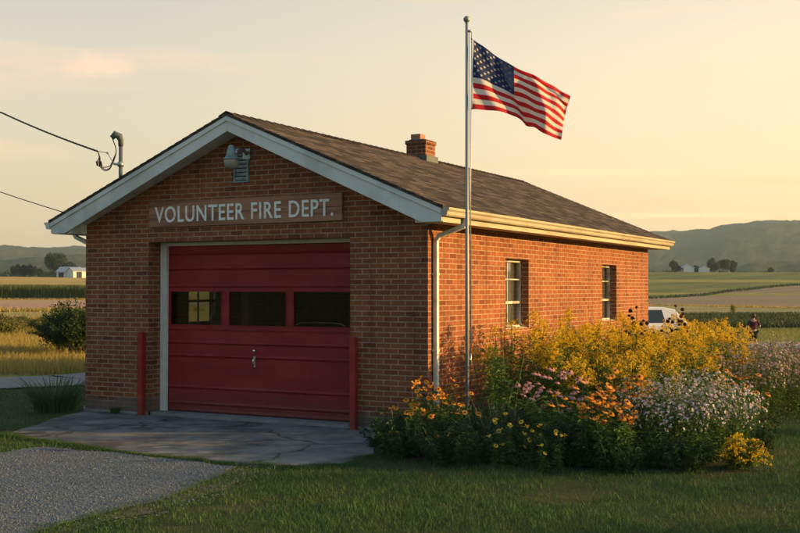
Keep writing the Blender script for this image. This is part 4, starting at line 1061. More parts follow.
# ------------------------------------------------------------------ inside the bay, seen through the panes
e = empty('timber_post', (-4.1, 1.33, .078), 0, 'brown square timber post inside the bay behind the middle door pane', 'post')
mb = MB(); mb.box(-.08, .08, -.08, .08, 0, 3.0); thing_part(mb, 'post', M['oldwood'], e, .006)
mb = MB(); mb.box(-.10, .10, -.10, .10, 0, .03); thing_part(mb, 'post_shoe', M['metal'], e)
e = empty('hose_rack', (-2.75, 1.55, .078), 0, 'dark hose rack with curved chrome top rails inside the bay', 'hose rack')
mb = MB(); mb.tube([(-.55, 0, 1.25), (-.52, 0, 1.40), (-.42, 0, 1.455), (0, 0, 1.46), (.30, 0, 1.455), (.42, 0, 1.43), (.47, 0, 1.34)], .016, 8); mb.tube([(-1.15, .1, 1.2), (-1.1, .1, 1.40), (-1.0, .1, 1.45), (-.9, .1, 1.42)], .014, 8); thing_part(mb, 'top_rail', M['chrome'], e)
for x, y in ((-.55, 0), (.47, 0), (-.55, .5), (.47, .5)):
    mb = MB(); mb.box(x - .02, x + .02, y - .02, y + .02, 0, 1.25); thing_part(mb, 'leg', M['dark'], e)
for z in (.3, .75, 1.15):
    mb = MB(); mb.box(-.55, .47, .021, .479, z, z + .03); thing_part(mb, 'shelf', M['dark'], e)
e = empty('shelf_unit', (-5.75, 2.85, .078), 0, 'dark bench standing inside under the far window', 'bench')
mb = MB(); mb.box(-.3, .3, -.75, .75, 1.24, 1.28); thing_part(mb, 'bench_top', M['oldwood'], e)
for x, y in ((-.25, -.7), (.25, -.7), (-.25, .7), (.25, .7)):
    mb = MB(); mb.box(x - .03, x + .03, y - .03, y + .03, 0, 1.24); thing_part(mb, 'leg', M['dark'], e)
e = empty('plastic_jug', (-5.7, 2.60, 1.359), .4, 'white plastic jug on the bench in front of the inside window', 'jug')
mb = MB(); mb.lathe([(0, 0), (.12, 0), (.13, .02), (.13, .20), (.10, .27), (.04, .30), (.035, .34), (0, .34)], n=20); thing_part(mb, 'jug_body', M['white'], e)
mb = MB(); mb.tube([(.10, 0, .26), (.15, 0, .24), (.15, 0, .14), (.12, 0, .12)], .012, 8); thing_part(mb, 'handle', M['white'], e)
mb = MB(); mb.lathe([(0, .34), (.04, .34), (.04, .37), (0, .37)], n=14); thing_part(mb, 'cap', M['taillight'], e)

# ------------------------------------------------------------------ flagpole and flag
fx, fy = .886, -.606
FZ = (fx - CAM[0]) * -sy_ + (fy - CAM[1]) * cy_
ztop = CAM[2] + (289 - 24) / F * FZ
e = empty('flagpole', (fx, fy, .018), 0, 'tall slim aluminium flagpole with round finial rising from the flower bed', 'flagpole')
mb = MB(); mb.tube([(0, 0, -.1), (0, 0, 2), (0, 0, ztop)], [.027, .025, .019], 18); thing_part(mb, 'pole', M['alu'], e)
mb = MB(); mb.lathe([(0, .0), (.02, .0), (.02, .02)] + [(.045 * math.sin(a), .060 - .045 * math.cos(a)) for a in np.linspace(.45, PI, 12)], (0, 0, ztop), 18); thing_part(mb, 'finial', M['alu'], e)
rt = Vector((cy_, sy_, 0))
mb = MB(); p = rt * .03; mb.tube([(0, 0, ztop - .10), tuple(rt * .07 + Vector((0, 0, ztop - .10)))], .018, 10); thing_part(mb, 'pulley', M['metal'], e)
mb = MB(); mb.tube([tuple(rt * .065 + Vector((0, 0, ztop - .10))), tuple(rt * .050 + Vector((0, 0, 3.5))), tuple(rt * .05 + Vector((0, 0, 1.15)))], .005, 6)
mb.tube([tuple(rt * .045 - Vector((.01, .01, 0)) + Vector((0, 0, ztop - .10))), tuple(rt * .045 + Vector((0, 0, 1.15)))], .005, 6); thing_part(mb, 'halyard', M['metal'], e)
mb = MB(); mb.tube([tuple(rt * .05 + Vector((0, 0, 1.06))), tuple(rt * .05 + Vector((0, 0, 1.22)))], .012, 8); mb.tube([(0, 0, 1.14), tuple(rt * .05 + Vector((0, 0, 1.14)))], .014, 8); thing_part(mb, 'cleat', M['metal'], e)
mb = MB(); mb.lathe([(0, .05), (.06, .05), (.09, .02), (.10, 0)], (0, 0, 0), 16); thing_part(mb, 'collar', M['alu'], e)

k_ = FZ / F
def curve2(pts, t):
    n = len(pts); u = t * (n - 1); i = min(int(u), n - 2); t = u - i
    a, b, c_, d = [Vector(pts[max(0, min(n - 1, j))]) for j in (i - 1, i, i + 1, i + 2)]
    return .5 * ((2 * b) + (c_ - a) * t + (2 * a - 5 * b + 4 * c_ - d) * t * t + (3 * b - a - 3 * c_ + d) * t ** 3)
top_e = [(0, 0), (18, 11), (41.5, 25.8), (67, 37.5), (88, 44), (101.5, 53.5)]
bot_e = [(-1, 71), (22, 72), (45, 76), (60, 85.5), (72, 93.5), (90.5, 99.5)]
def flag_uv(u, v):
    a = curve2(top_e, u); b = curve2(bot_e, u)
    p = a.lerp(b, v)
    # cloth belly and folds: out-of-plane displacement
    amp = .10 * min(1, u * 3)
    ph = u * 9.0 - v * 2.6
    d = amp * math.sin(ph) + .05 * u * math.sin(u * 17 + v * 5 + 1) + .02 * math.sin(u * 31 - v * 9)
    # one hard diagonal crease from below the canton to the lower edge
    s_ = (u - .30) - v * .34 + .08
    d += .11 * min(1, u * 4) * math.exp(-(s_ / .05) ** 2) * v
    d += -.14 * max(0, s_) * v
    # fold near the upper fly corner
    s2 = v - (.02 + .30 * (u - .42))
    d += .05 * math.exp(-(s2 / .035) ** 2) * max(0, min(1, (u - .42) * 4))
    X = p.x * k_; zz = -p.y * k_
    bk = Vector((-sy_, cy_, 0))
    wind = (rt * .97 + bk * .24)
    return wind * X / .97 + bk * d + Vector((0, 0, zz))
NU, NV = 150, 13 * 7
fm = MB(); grid = [[flag_uv(i / NU, j / NV) for j in range(NV + 1)] for i in range(NU + 1)]
fv = [p for r in grid for p in r]
fb = []; fmats = []
for i in range(NU):
    for j in range(NV):
        stripe = int(j / 7); can = i < NU * .40 and stripe < 7
        fb.append((i * (NV + 1) + j, (i + 1) * (NV + 1) + j, (i + 1) * (NV + 1) + j + 1, i * (NV + 1) + j + 1)); fmats.append(2 if can else (0 if stripe % 2 == 0 else 1))
fm.v = [tuple(p) for p in fv]; fm.f = fb; fm.m = fmats; fm.sm = [True] * len(fb)
# stars, slightly off both faces
for r_ in range(9):
    cnt = 6 if r_ % 2 == 0 else 5
    for k in range(cnt):
        uc = .40 * ((2 * k + 1 + (0 if r_ % 2 == 0 else 1)) / 12.0); vc = (7 / 13) * (r_ + 1) / 10.0
        for sgn in (1, -1):
            ring = []
            for q_ in range(10):
                rr = (.024 if q_ % 2 == 0 else .0105); a = q_ * PI / 5
                u_ = uc + rr * math.sin(a) * .62; v_ = vc - rr * math.cos(a)
                u_ = max(0, min(1, u_)); v_ = max(0, min(1, v_))
                ring.append((u_, v_))
            def off(u_, v_):
                p = flag_uv(u_, v_); a = flag_uv(min(1, u_ + .004), v_) - p; b = flag_uv(u_, v_ + .004) - p
                return p + a.cross(b).normalized() * .003 * sgn
            c0 = off(uc, vc); vs = [c0] + [off(*z) for z in ring]
            fm.add(vs, [(0, i + 1, (i + 1) % 10 + 1) for i in range(10)], 1, True)
def cloth(name, c):
    m, nt, N, L = new_mat(name); out = nd(N, 'ShaderNodeOutputMaterial'); b = nd(N, 'ShaderNodeBsdfPrincipled', Roughness=.8); b.inputs['Base Color'].default_value = (*c, 1); b.inputs['Specular IOR Level'].default_value = .2
    t = nd(N, 'ShaderNodeBsdfTranslucent', Color=(*c, 1)); mx = nd(N, 'ShaderNodeMixShader'); mx.inputs[0].default_value = .4
    tc = nd(N, 'ShaderNodeTexCoord'); n = nd(N, 'ShaderNodeTexNoise', Scale=9.0, Detail=5); L.new(tc.outputs['Object'], n.inputs['Vector']); r = ramp(N, [(.3, tuple(x * .88 for x in c)), (.7, c)]); L.new(n.outputs['Fac'], r.inputs['Fac']); L.new(r.outputs['Color'], b.inputs['Base Color'])
    bp = nd(N, 'ShaderNodeBump', Strength=.3, Distance=.01); L.new(n.outputs['Fac'], bp.inputs['Height']); L.new(bp.outputs[0], b.inputs['Normal'])
    L.new(b.outputs[0], mx.inputs[1]); L.new(t.outputs[0], mx.inputs[2]); L.new(mx.outputs[0], out.inputs['Surface']); return m
fe = empty('flag', (fx, fy, 0), 0, 'United States flag of stars and stripes streaming from the flagpole', 'flag')
hz0 = CAM[2] + (289 - 38) * k_
off_ = rt * .085
fe.location = (fx + off_.x, fy + off_.y, hz0)
o = fm.build('flag_cloth', [cloth('flag_red', (.52, .022, .028)), cloth('flag_white', (.78, .72, .66)), cloth('flag_blue', (.022, .040, .13))], fe, fix=False)
mb = MB(); mb.tube([flag_uv(0, v) for v in np.linspace(0, 1, 8)], .008, 6); thing_part(mb, 'header_tape', M['white'], fe)
mb = MB()
for z in (-.005, -.95): mb.tube([(0, 0, z), tuple(-rt * .03 + Vector((0, 0, z + .01)))], .009, 8)
thing_part(mb, 'clip', M['metal'], fe)

# ------------------------------------------------------------------ plants
def proto_parts(foliage, blooms, fm_, bm_, fname='foliage', bname='blooms'):
    a = foliage.mesh(fname, fm_); b = blooms.mesh(bname, bm_) if blooms is not None and blooms.n else None
    return [(fname, a)] + ([(bname, b)] if b else [])

def place(name, parts, x, y, label, cat, group=None, s=1.0, rz_=None, z=None, sx=1.0):
    if z is None: z = gz(x, y) + .01
    e = empty(name, (x, y, z), (random.uniform(-.6, .6) if name.startswith(('coneflower', 'daisy')) else random.uniform(0, 2 * PI)) if rz_ is None else rz_, label, cat, group)
    e.scale = (s * sx, s * sx, s)
    for pt in parts:
        o = link(bpy.data.objects.new(pt[0], pt[1]), e)
        if len(pt) > 2: o.matrix_basis = pt[2]
    return e

def stems_field(n, rad_, h, hv=.12, lean=.16, curve=.15):
    """stem polylines (n,6,3) spreading from a clump's foot"""
    a = RNG.uniform(0, 2 * PI, n); r = rad_ * np.sqrt(RNG.random(n))
    bx, by = r * np.cos(a) * .75, r * np.sin(a) * .75
    H = h * (1 + RNG.normal(0, hv, n)) * (1 - .18 * (r / rad_) ** 2)
    lx = np.cos(a) * r * .45 + RNG.normal(0, lean, n) * h * .5; ly = np.sin(a) * r * .45 + RNG.normal(0, lean, n) * h * .5
    t = np.linspace(0, 1, 6)[None, :]
    P = np.stack([bx[:, None] + lx[:, None] * t ** 1.6, by[:, None] + ly[:, None] * t ** 1.6, H[:, None] * t], 2)
    return P, H

def along(P, t):
    """points at fractions t (n,m) of polylines P (n,k,3)"""
    n, k, _ = P.shape; u = np.clip(t, 0, .9999) * (k - 1); i = u.astype(int); f = (u - i)[..., None]
    rows = np.arange(n)[:, None]
    return P[rows, i] * (1 - f) + P[rows, i + 1] * f

def leafy(q, P, per, L0, W0, m, t0=.05, t1=.95, up=.4, droop=.3, shrink=.5):
    n = len(P); t = t0 + (t1 - t0) * RNG.random((n, per)); B = along(P, t).reshape(-1, 3)
    a = RNG.uniform(0, 2 * PI, n * per); d = unit(np.stack([np.cos(a), np.sin(a), RNG.normal(up, .25, n * per)], 1))
    k = (1 - shrink * t.ravel()) * RNG.uniform(.7, 1.2, n * per)
    q.leaves(B, d, L0 * k, W0 * k, m, droop)

def goldenrod(h=1.4, n=42, rad_=.62, seed=0, bloom=1.0, leafm=0):
    f = Q(); b = Q()
    P, H = stems_field(n, rad_, h, .15, .09)
    f.strands(P, np.linspace(.006, .003, 6)[None], 1)
    leafy(f, P, 62, .165, .034, leafm, .08, .92, .45, .35, .45)
    tips = P[:, -1]; fl = RNG.random(n) < bloom
    for i in range(n):
        if not fl[i]: continue
        nb = RNG.integers(10, 16); a0 = RNG.uniform(0, 2 * PI); sc = RNG.uniform(.8, 1.35)
        for k in range(nb):
            t = k / nb; bz = tips[i] - np.array([0, 0, .24 * sc * (1 - t)]); L_ = .19 * sc * (1 - .75 * t) * RNG.uniform(.8, 1.2); a = a0 + k * 2.4
            m = max(5, int(24 * (1 - .6 * t))); u = RNG.random(m)
            d = np.array([math.cos(a), math.sin(a), 0])
            pts = bz + d * (u * L_)[:, None] + np.array([0, 0, 1]) * ((.75 * u - .75 * u ** 2) * L_)[:, None] + RNG.normal(0, .007, (m, 3))
            dd = unit(RNG.normal(0, 1, (m, 3)) + np.array([0, 0, 1.0]))
            b.leaves(pts, dd, RNG.uniform(.018, .034, m), RNG.uniform(.013, .022, m), 0, 0)
    return f, b

def daisy_tmpl(npet, rin, rout, w, droop, cone_r, cone_h, pm=0, cm=1):
    V = []; Fc = []; Mt = []
    for k in range(npet):
        a = 2 * PI * k / npet; c, s = math.cos(a), math.sin(a)
        def P_(r, o_, z): return (r * c - o_ * s, r * s + o_ * c, z)
        b = len(V); V += [P_(rin, -w * .3, 0), P_(rin + (rout - rin) * .55, -w * .5, -droop * .3), P_(rin + (rout - rin) * .55, w * .5, -droop * .3), P_(rin, w * .3, 0)]
        V += [P_(rout, -w * .28, -droop), P_(rout, w * .28, -droop)]
        Fc += [(b, b + 1, b + 2, b + 3), (b + 1, b + 4, b + 5, b + 2)]; Mt += [pm, pm]
    n = 8; b = len(V)
    rings = [(1, -.1), (1.0, .35), (.72, .8), (.2, 1.0)]
    for (r, z) in rings:
        for k in range(n): a = 2 * PI * k / n; V.append((cone_r * r * math.cos(a), cone_r * r * math.sin(a), cone_h * z))
    for i in range(3):
        for k in range(n): k2 = (k + 1) % n; Fc.append((b + i * n + k, b + i * n + k2, b + (i + 1) * n + k2, b + (i + 1) * n + k)); Mt.append(cm)
    c0 = b + 3 * n; Fc += [(c0, c0 + 1, c0 + 2, c0 + 3), (c0, c0 + 3, c0 + 4, c0 + 7), (c0 + 4, c0 + 5, c0 + 6, c0 + 7)]; Mt += [cm] * 3
    return np.array(V, float), np.array(Fc), np.array(Mt)

def flower_clump(h, n, rad_, tmpl, size=1.0, leaf_n=26, L0=.12, W0=.035, tilt=.35, hv=.14, leafm=0, branch=2, t1=.75, lean=(.25, -.30)):
    f = Q(); b = Q()
    P, H = stems_field(n, rad_, h, hv, .10)
    f.strands(P, np.linspace(.005, .003, 6)[None], 1)
    leafy(f, P, leaf_n, L0, W0, leafm, .03, t1, .35, .35, .35)
    heads = [P[:, -1]]
    for k in range(branch):   # side branches with their own heads
        t = RNG.uniform(.6, .82, n); B = along(P, t[:, None])[:, 0]; a = RNG.uniform(0, 2 * PI, n)
        tip = B + np.stack([np.cos(a) * .10 * h, np.sin(a) * .10 * h, (1 - t) * H * RNG.uniform(.7, 1.1, n)], 1)
        mid = (B + tip) / 2 + np.stack([np.cos(a) * .03, np.sin(a) * .03, -.01 * np.ones(n)], 1)
        f.strands(np.stack([B, mid, tip], 1), .0025, 1); heads.append(tip)
    T_ = np.concatenate(heads); R = facing(len(T_), tilt, lean) * (size * RNG.uniform(.75, 1.15, len(T_)))[:, None, None]
    return f, [(R[i], T_[i]) for i in range(len(T_))]

def head_mesh(tmpl, mats, scale=1.0):
    return np_mesh('flower_head', tmpl[0] * scale, tmpl[1], tmpl[2], mats)

def clump_parts(fh, tmpl, fmats, hmats):
    f, hs = fh; hm = head_mesh(tmpl, hmats)
    return [('leafy_stems', f.mesh('leafy_stems', fmats))] + [('flower_head', hm, Matrix([[*R[0], T_[0]], [*R[1], T_[1]], [*R[2], T_[2]], [0, 0, 0, 1]])) for R, T_ in hs]

def aster(h=.9, rad_=.6, n=60, size=1.0, per=26):
    f = Q(); b = Q()
    P, H = stems_field(n, rad_, h, .10, .12)
    f.strands(P, np.linspace(.005, .002, 6)[None], 1)
    leafy(f, P, 60, .08, .017, 0, .05, 1.0, .3, .2, .3)
    # flower sprays over the outer dome
    t = 1 - RNG.random((n, per)) ** 1.5 * .45; B = along(P, t).reshape(-1, 3)
    o_ = RNG.normal(0, .05, B.shape); o_[:, 2] = np.abs(o_[:, 2]) * .5; B = B + o_
    c = np.array([0, 0, h * .35]); nrm = unit(B - c); keep = RNG.random(len(B)) < .8
    B = B[keep]; nrm = nrm[keep]
    tv, tf, tm = daisy_tmpl(8, .004, .021, .013, .002, .006, .004)
    z = unit(nrm + RNG.normal(0, .45, B.shape)); hh = RNG.normal(size=B.shape); y = unit(np.cross(z, hh)); x = np.cross(y, z)
    R = np.stack([x, y, z], 2) * (size * RNG.uniform(.7, 1.2, len(B)))[:, None, None]
    b.stamp(tv, tf, tm, R, B)
    return f, b

def grass_tuft(h, n, rad_, w=.006, arch=.5, mat=0):
    q = Q(); a = RNG.uniform(0, 2 * PI, n); r = rad_ * np.sqrt(RNG.random(n)); H = h * RNG.uniform(.55, 1.1, n)
    out_ = arch * H * RNG.uniform(.3, 1.2, n); t = np.linspace(0, 1, 7)[None]
    ax, ay = np.cos(a), np.sin(a)
    hz = H[:, None] * (t * 1.25 - .55 * t ** 2 * RNG.uniform(.2, 1.5, n)[:, None])
    P = np.stack([(r * ax)[:, None] + (out_ * ax)[:, None] * t ** 1.7, (r * ay)[:, None] + (out_ * ay)[:, None] * t ** 1.7, hz], 2)
    wd = (w * RNG.uniform(.7, 1.3, n))[:, None] * np.array([.7, 1, 1, .9, .7, .45, .05])[None]
    q.strands(P, wd, mat)
    return q

GM = [M['leaf_olive'], M['stem']]; DMm = [M['leaf_mid'], M['stem']]
GR_A = proto_parts(*goldenrod(1.42, 46, .62, bloom=.5), GM, [M['gold']], 'leafy_stems', 'flower_plumes')
GR_B = proto_parts(*goldenrod(1.34, 44, .60, bloom=.46), GM, [M['gold']], 'leafy_stems', 'flower_plumes')
GR_C = proto_parts(*goldenrod(1.24, 44, .66, bloom=.5), GM, [M['gold']], 'leafy_stems', 'flower_plumes')
GR_G = proto_parts(*goldenrod(1.32, 34, .48, bloom=.22), GM, [M['gold']], 'leafy_stems', 'flower_plumes')
GR_P = [GR_A, GR_B, GR_C]
gg = 'goldenrod clumps in the flower bed'
U = 'tall golden-plumed goldenrod '
gold = [
 (.95, 1.05, 0, U + 'just before the nearer side window, closest to the leafy stalks', 1.04),
 (1.1, 2.3, 0, U + 'rising under the nearer side window', 1.04),
 (1.0, 3.6, 1, U + 'against the brick just past the nearer side window', .98),
 (1.05, 4.9, 2, U + 'against the bare brick midway between the two side windows', 1.0),
 (1.0, 6.2, 0, U + 'against the brick a little before the farther side window', .97),
 (1.05, 7.5, 1, U + 'against the brick under the front edge of the farther side window', .98),
 (1.0, 8.8, 2, U + 'against the brick under the farther side window', .86),
 (1.1, 10.2, 0, U + 'against the brick between the farther window and the rear corner', .84),
 (1.2, 11.7, 1, U + 'at the rear brick corner of the station', .88),
 (1.3, 13.2, 2, U + 'standing just past the rear brick corner', 1.0),
 (2.0, .95, 1, U + 'rising directly behind the pink coneflowers', .98),
 (2.9, 1.2, 2, U + 'rising directly behind the orange coneflowers', .86),
]
rest = [(2.1, 2.4), (2.2, 3.9), (2.2, 5.4), (2.1, 6.9), (2.0, 8.5), (2.0, 10.1), (3.0, 2.9), (3.0, 4.5), (2.8, 6.1)]
for x, y, v, lb, s in gold:
    pr = GR_G if v == 3 else GR_P[v]
    place('goldenrod', pr, x, y, lb, 'goldenrod', gg, s)
for i, (x, y) in enumerate(rest):
    place('goldenrod', GR_P[i % 3], x + random.uniform(-.1, .1), y + random.uniform(-.1, .1), 'tall golden-plumed goldenrod packed in the middle of the bed, away from the brick wall', 'goldenrod', gg, random.uniform(.84, .98) if x > 2.8 else random.uniform(.92, 1.0))
sm = proto_parts(*goldenrod(.42, 9, .16), GM, [M['gold']], 'leafy_stems', 'flower_plumes')
place('goldenrod', sm, 4.55, -1.0, 'small low goldenrod drooping onto the lawn at the front edge of the bed', 'goldenrod', gg, 1.0)
place('goldenrod', GR_P[0], 4.3, 6.6, 'goldenrod leaning over the lawn edge behind the dusty pink asters', 'goldenrod', gg, .62)
place('leafy_stalks', proto_parts(*goldenrod(1.25, 16, .28, bloom=0.001), DMm, [M['gold']], 'leafy_stems', 'flower_plumes'), 1.15, -.15, 'tall leafy green stalks without blooms between flagpole and brick wall', 'plant', None, 1.0)

cone_p = daisy_tmpl(12, .014, .058, .020, .026, .020, .024)
cone_o = daisy_tmpl(13, .014, .052, .022, .012, .017, .020)
bes = daisy_tmpl(12, .012, .046, .020, .006, .014, .014)
small_y = daisy_tmpl(9, .008, .032, .017, .004, .009, .008)
PK = clump_parts(flower_clump(.90, 10, .40, cone_p, .92, leaf_n=60, L0=.15, W0=.036, tilt=.3, branch=1), cone_p, DMm, [M['pink'], M['conerust']])
place('coneflower_clump', PK, 2.35, -1.05, 'pink coneflowers with rust-coloured cones in front of the goldenrod', 'coneflowers', 'coneflower clumps', 1.0)
place('coneflower_clump', PK, 1.95, -.35, 'pink coneflowers half hidden behind the front pink clump, beside the green stalks', 'coneflowers', 'coneflower clumps', .98)
OC = clump_parts(flower_clump(.92, 21, .40, cone_o, 1.02, leaf_n=56, L0=.15, W0=.042, tilt=.3, branch=1), cone_o, DMm, [M['orange'], M['conerust']])
place('coneflower_clump', OC, 2.85, -1.45, 'dense orange coneflowers between pink coneflowers and lavender asters, at the front', 'coneflowers', 'coneflower clumps', .95)
place('coneflower_clump', OC, 3.0, -.45, 'orange coneflowers just behind the front orange clump', 'coneflowers', 'coneflower clumps', 1.0)
place('coneflower_clump', OC, 3.2, -1.7, 'lowest orange coneflowers at the very front, before the tall orange clumps', 'coneflowers', 'coneflower clumps', .80)
BS = clump_parts(flower_clump(.64, 13, .38, bes, .88, leaf_n=64, L0=.13, W0=.032, tilt=.5, hv=.2, branch=1), bes, DMm, [M['orange'], M['cone']])
g2 = 'black-eyed daisy clumps'
place('daisy_clump', BS, .50, -1.55, 'orange black-eyed daisies at the apron side of the flagpole', 'daisies', g2, 1.0)
place('daisy_clump', BS, .95, -1.55, 'orange black-eyed daisies in front of the flagpole foot', 'daisies', g2, 1.05)
place('daisy_clump', BS, .35, -.65, 'orange black-eyed daisies against the brick corner below the downspout', 'daisies', g2, 1.05)
place('daisy_clump', BS, 3.75, 2.35, 'orange black-eyed daisies between lavender and dusty pink asters', 'daisies', g2, 1.15)
place('daisy_clump', BS, 3.9, 1.5, 'low orange black-eyed daisies right behind the lavender asters', 'daisies', g2, .95)
YD_ = clump_parts(flower_clump(.50, 12, .34, small_y, .95, leaf_n=70, L0=.10, W0=.020, tilt=.6, hv=.25, branch=1), small_y, DMm, [M['yellow'], M['cone']])
place('daisy_clump', YD_, 2.05, -1.95, 'low small yellow daisies in front of the pink coneflowers', 'daisies', g2, 1.0)
place('daisy_clump', YD_, 2.55, -2.05, 'low small yellow daisies sprawling before the orange coneflowers', 'daisies', g2, .85)
AS = proto_parts(*aster(.95, .62, 84, .78, 13), DMm, [M['lavender'], M['yellow']], 'leafy_stems', 'flower_sprays')
AS2 = proto_parts(*aster(.9, .56, 74, .78, 12), DMm, [M['lavender'], M['yellow']], 'leafy_stems', 'flower_sprays')
g3 = 'aster mounds'
place('aster_mound', AS, 3.7, -.75, 'large pale lavender aster mound beside the orange coneflowers', 'asters', g3, .98)
place('aster_mound', AS2, 4.1, -.25, 'pale lavender aster mound spilling towards the lawn above the small goldenrod', 'asters', g3, .92)
place('aster_mound', AS2, 3.75, .55, 'pale lavender aster mound highest at the back of the lavender group', 'asters', g3, 1.05)
DP = proto_parts(*aster(1.12, .58, 74, .85, 13), [M['leaf_olive'], M['stem']], [M['dusty'], M['conerust']], 'leafy_stems', 'flower_sprays')
place('aster_mound', DP, 3.75, 4.1, 'dusty pink aster mound closest to the orange black-eyed daisies', 'asters', g3, 1.0)
place('aster_mound', DP, 4.1, 5.3, 'dusty pink aster mound at the lawn edge in the middle of the pink row', 'asters', g3, .98)
place('aster_mound', DP, 3.35, 7.5, 'dusty pink aster mound at the far end of the pink row', 'asters', g3, 1.0)
place('aster_mound', DP, 4.0, 6.7, 'dusty pink aster mound near the far end, on the lawn side of the last one', 'asters', g3, .95)
OG = [('blades', grass_tuft(.62, 150, .16, .005, .55).mesh('blades', [M['leaf_blue']]))]
place('ornamental_grass', OG, 1.50, -1.55, 'blue-green grass tuft between flagpole and yellow daisies', 'ornamental grass', 'grass tufts in the bed', 1.0)
place('ornamental_grass', OG, 1.45, -.95, 'blue-green grass tuft just behind the front tuft, beside the pole', 'ornamental grass', 'grass tufts in the bed', 1.15)
# low leafy plants filling the foot of the bed
def low_leafy(h, n, rad_, L0, W0):
    q = Q(); P, H = stems_field(n, rad_, h, .2, .2); q.strands(P, .004, 1); leafy(q, P, 70, L0, W0, 0, .1, 1, .3, .4, .2); return q
LL = [('foliage', low_leafy(.40, 44, .46, .075, .020).mesh('foliage', [M['leaf_dark'], M['stem']]))]
g4 = 'low leafy plants along the bed edge'
for x, y, lb in ((.15, -1.25, 'low dark leafy plant at the apron corner of the bed'), (.75, -2.0, 'low dark leafy plant in front of the first orange daisies'), (1.45, -2.2, 'low dark leafy plant before the blue-green grass'),
                 (3.3, -1.75, 'low dark leafy plant at the foot of the orange coneflowers'), (3.85, -1.35, 'low dark leafy plant at the foot of the lavender asters'), (4.35, .6, 'low dark leafy plant beside the lavender asters on the lawn side')):
    place('leafy_plant', LL, x, y, lb, 'plant', g4, random.uniform(.85, 1.1))
for x, y in ((1.7, .3), (2.6, .1), (3.4, .4), (2.5, -1.6), (1.0, -.9), (1.7, -1.2)):
    place('leafy_plant', LL, x, y, 'low dark leafy plant buried among the taller flowers in the bed', 'plant', g4, 1.15)
WT = [('foliage', low_leafy(.16, 10, .12, .05, .018).mesh('foliage', [M['leaf_mid'], M['stem']]))]
for x, y, lb in ((-.62, -.12, 'tiny weed tuft at the foot of the broad brick pier beside the flowers'), (-5.75, -.10, 'tiny weed tuft in the joint of slab and brick by the shaded corner'), (-.25, -1.05, 'small weed tuft at the slab edge before the first orange daisies')):
    place('weed_tuft', WT, x, y, lb, 'weed', 'weed tufts along the slab', random.uniform(.5, .7), None, .03)
# tall stalks with dark seed heads
def seedheads(h, n, spread):
    f = Q(); b = Q(); P, H = stems_field(n, spread, h, .07, .07); f.strands(P, .005, 1); leafy(f, P, 9, .16, .07, 0, .3, .95, .2, .4, .3)
    T_ = [P[:, -1]]
    for k in range(3):
        t = RNG.uniform(.78, .95, n); B = along(P, t[:, None])[:, 0]; a = RNG.uniform(0, 2 * PI, n); tip = B + np.stack([np.cos(a) * .12, np.sin(a) * .12, RNG.uniform(.04, .14, n)], 1)
        f.strands(np.stack([B, (B + tip) / 2 + np.array([0, 0, -.02]), tip], 1), .003, 1); T_.append(tip)
    T_ = np.concatenate(T_); R = facing(len(T_), .5) * RNG.uniform(.8, 1.2, len(T_))[:, None, None]
    return f, [(R[i], T_[i]) for i in range(len(T_))]
SH = clump_parts(seedheads(1.68, 4, .22), daisy_tmpl(10, .012, .030, .016, .012, .030, .034, 0, 0), [M['leaf_dark'], M['stem']], [M['cone']])
place('seedhead_stalks', SH, 1.9, 3.9, 'tall stalks with dark seed heads against the brick beside the farther window', 'plant', 'seed-head stalks above the goldenrod', 1.0)
place('seedhead_stalks', SH, 2.35, 5.1, 'tall stalks with dark seed heads in front of the parked white car', 'plant', 'seed-head stalks above the goldenrod', 1.0)
# strap-leaved clump at the other front corner
DL = [('blades', grass_tuft(.62, 340, .34, .009, .85).mesh('blades', [M['leaf_lily']]))]
place('daylily_clump', DL, -7.05, -.15, 'arching strap-leaved green clump at the shaded front corner of the station', 'daylily', None, 1.0)
# row of small white flowers far beyond the bed
WF = proto_parts(*aster(.40, .34, 20, 1.6, 24), [M['leaf_dark'], M['stem']], [M['whitep'], M['yellow']], 'leafy_stems', 'flower_sprays')
for k in range(10):
    x, y = at(757 + k * 9.0, 45.5 + (k % 3) * .25)
    place('white_flower_mound', WF, x, y, 'small white flower mound in the thin row crossing the meadow by the person', 'flowers', 'white flower mounds in a row', random.uniform(1.2, 1.5))

# ------------------------------------------------------------------ lawn blades
GRv = GR; AP = APRON; BD = BED
def blades(name, P, h, w, mat, label, cat, bend=.5, nseg=2):
    n = len(P); H = h * RNG.uniform(.5, 1.25, n); a = RNG.uniform(0, 2 * PI, n); lean = H * bend * RNG.uniform(.1, 1.1, n)
    z0 = np.array([gz(x, y) for x, y in P]) if len(P) < 90000 and np.any(np.hypot(P[:, 0] - CAM[0], P[:, 1] - CAM[1]) > 24) else np.zeros(n)
    t = np.linspace(0, 1, nseg + 1)[None]
    S = np.stack([P[:, 0][:, None] + (np.cos(a) * lean)[:, None] * t ** 2, P[:, 1][:, None] + (np.sin(a) * lean)[:, None] * t ** 2, z0[:, None] + H[:, None] * t * (1 - .15 * t)], 2)
    ww = (w * RNG.uniform(.7, 1.3, n))[:, None] * np.linspace(1, .12, nseg + 1)[None]
    q = Q(); q.strands(S, ww, 0)
    o = link(bpy.data.objects.new(name, q.mesh(name, [mat]))); tag(o, label, cat, kind='stuff'); return o
BLD = [(-W_ - .02, -.02), (.02, -.02), (.02, LEN + .02), (-W_ - .02, LEN + .02)]
def clean(P, bed=True):
    k = ~inside_np(GRv, P) & ~(inside_np(AP, P) & (edge_dist(AP, P) > .035 + .05 * np.sin(P[:, 0] * 5 + 3 * np.sin(P[:, 1] * 4)))) & ~inside_np(BLD, P) & ~inside_np(LANE, P)
    if bed: k &= ~inside_np(BD, P)
    return P[k]
P1, Z1 = view_pts(190000, -120, 960, 8.6, 17, .9)
extra = []
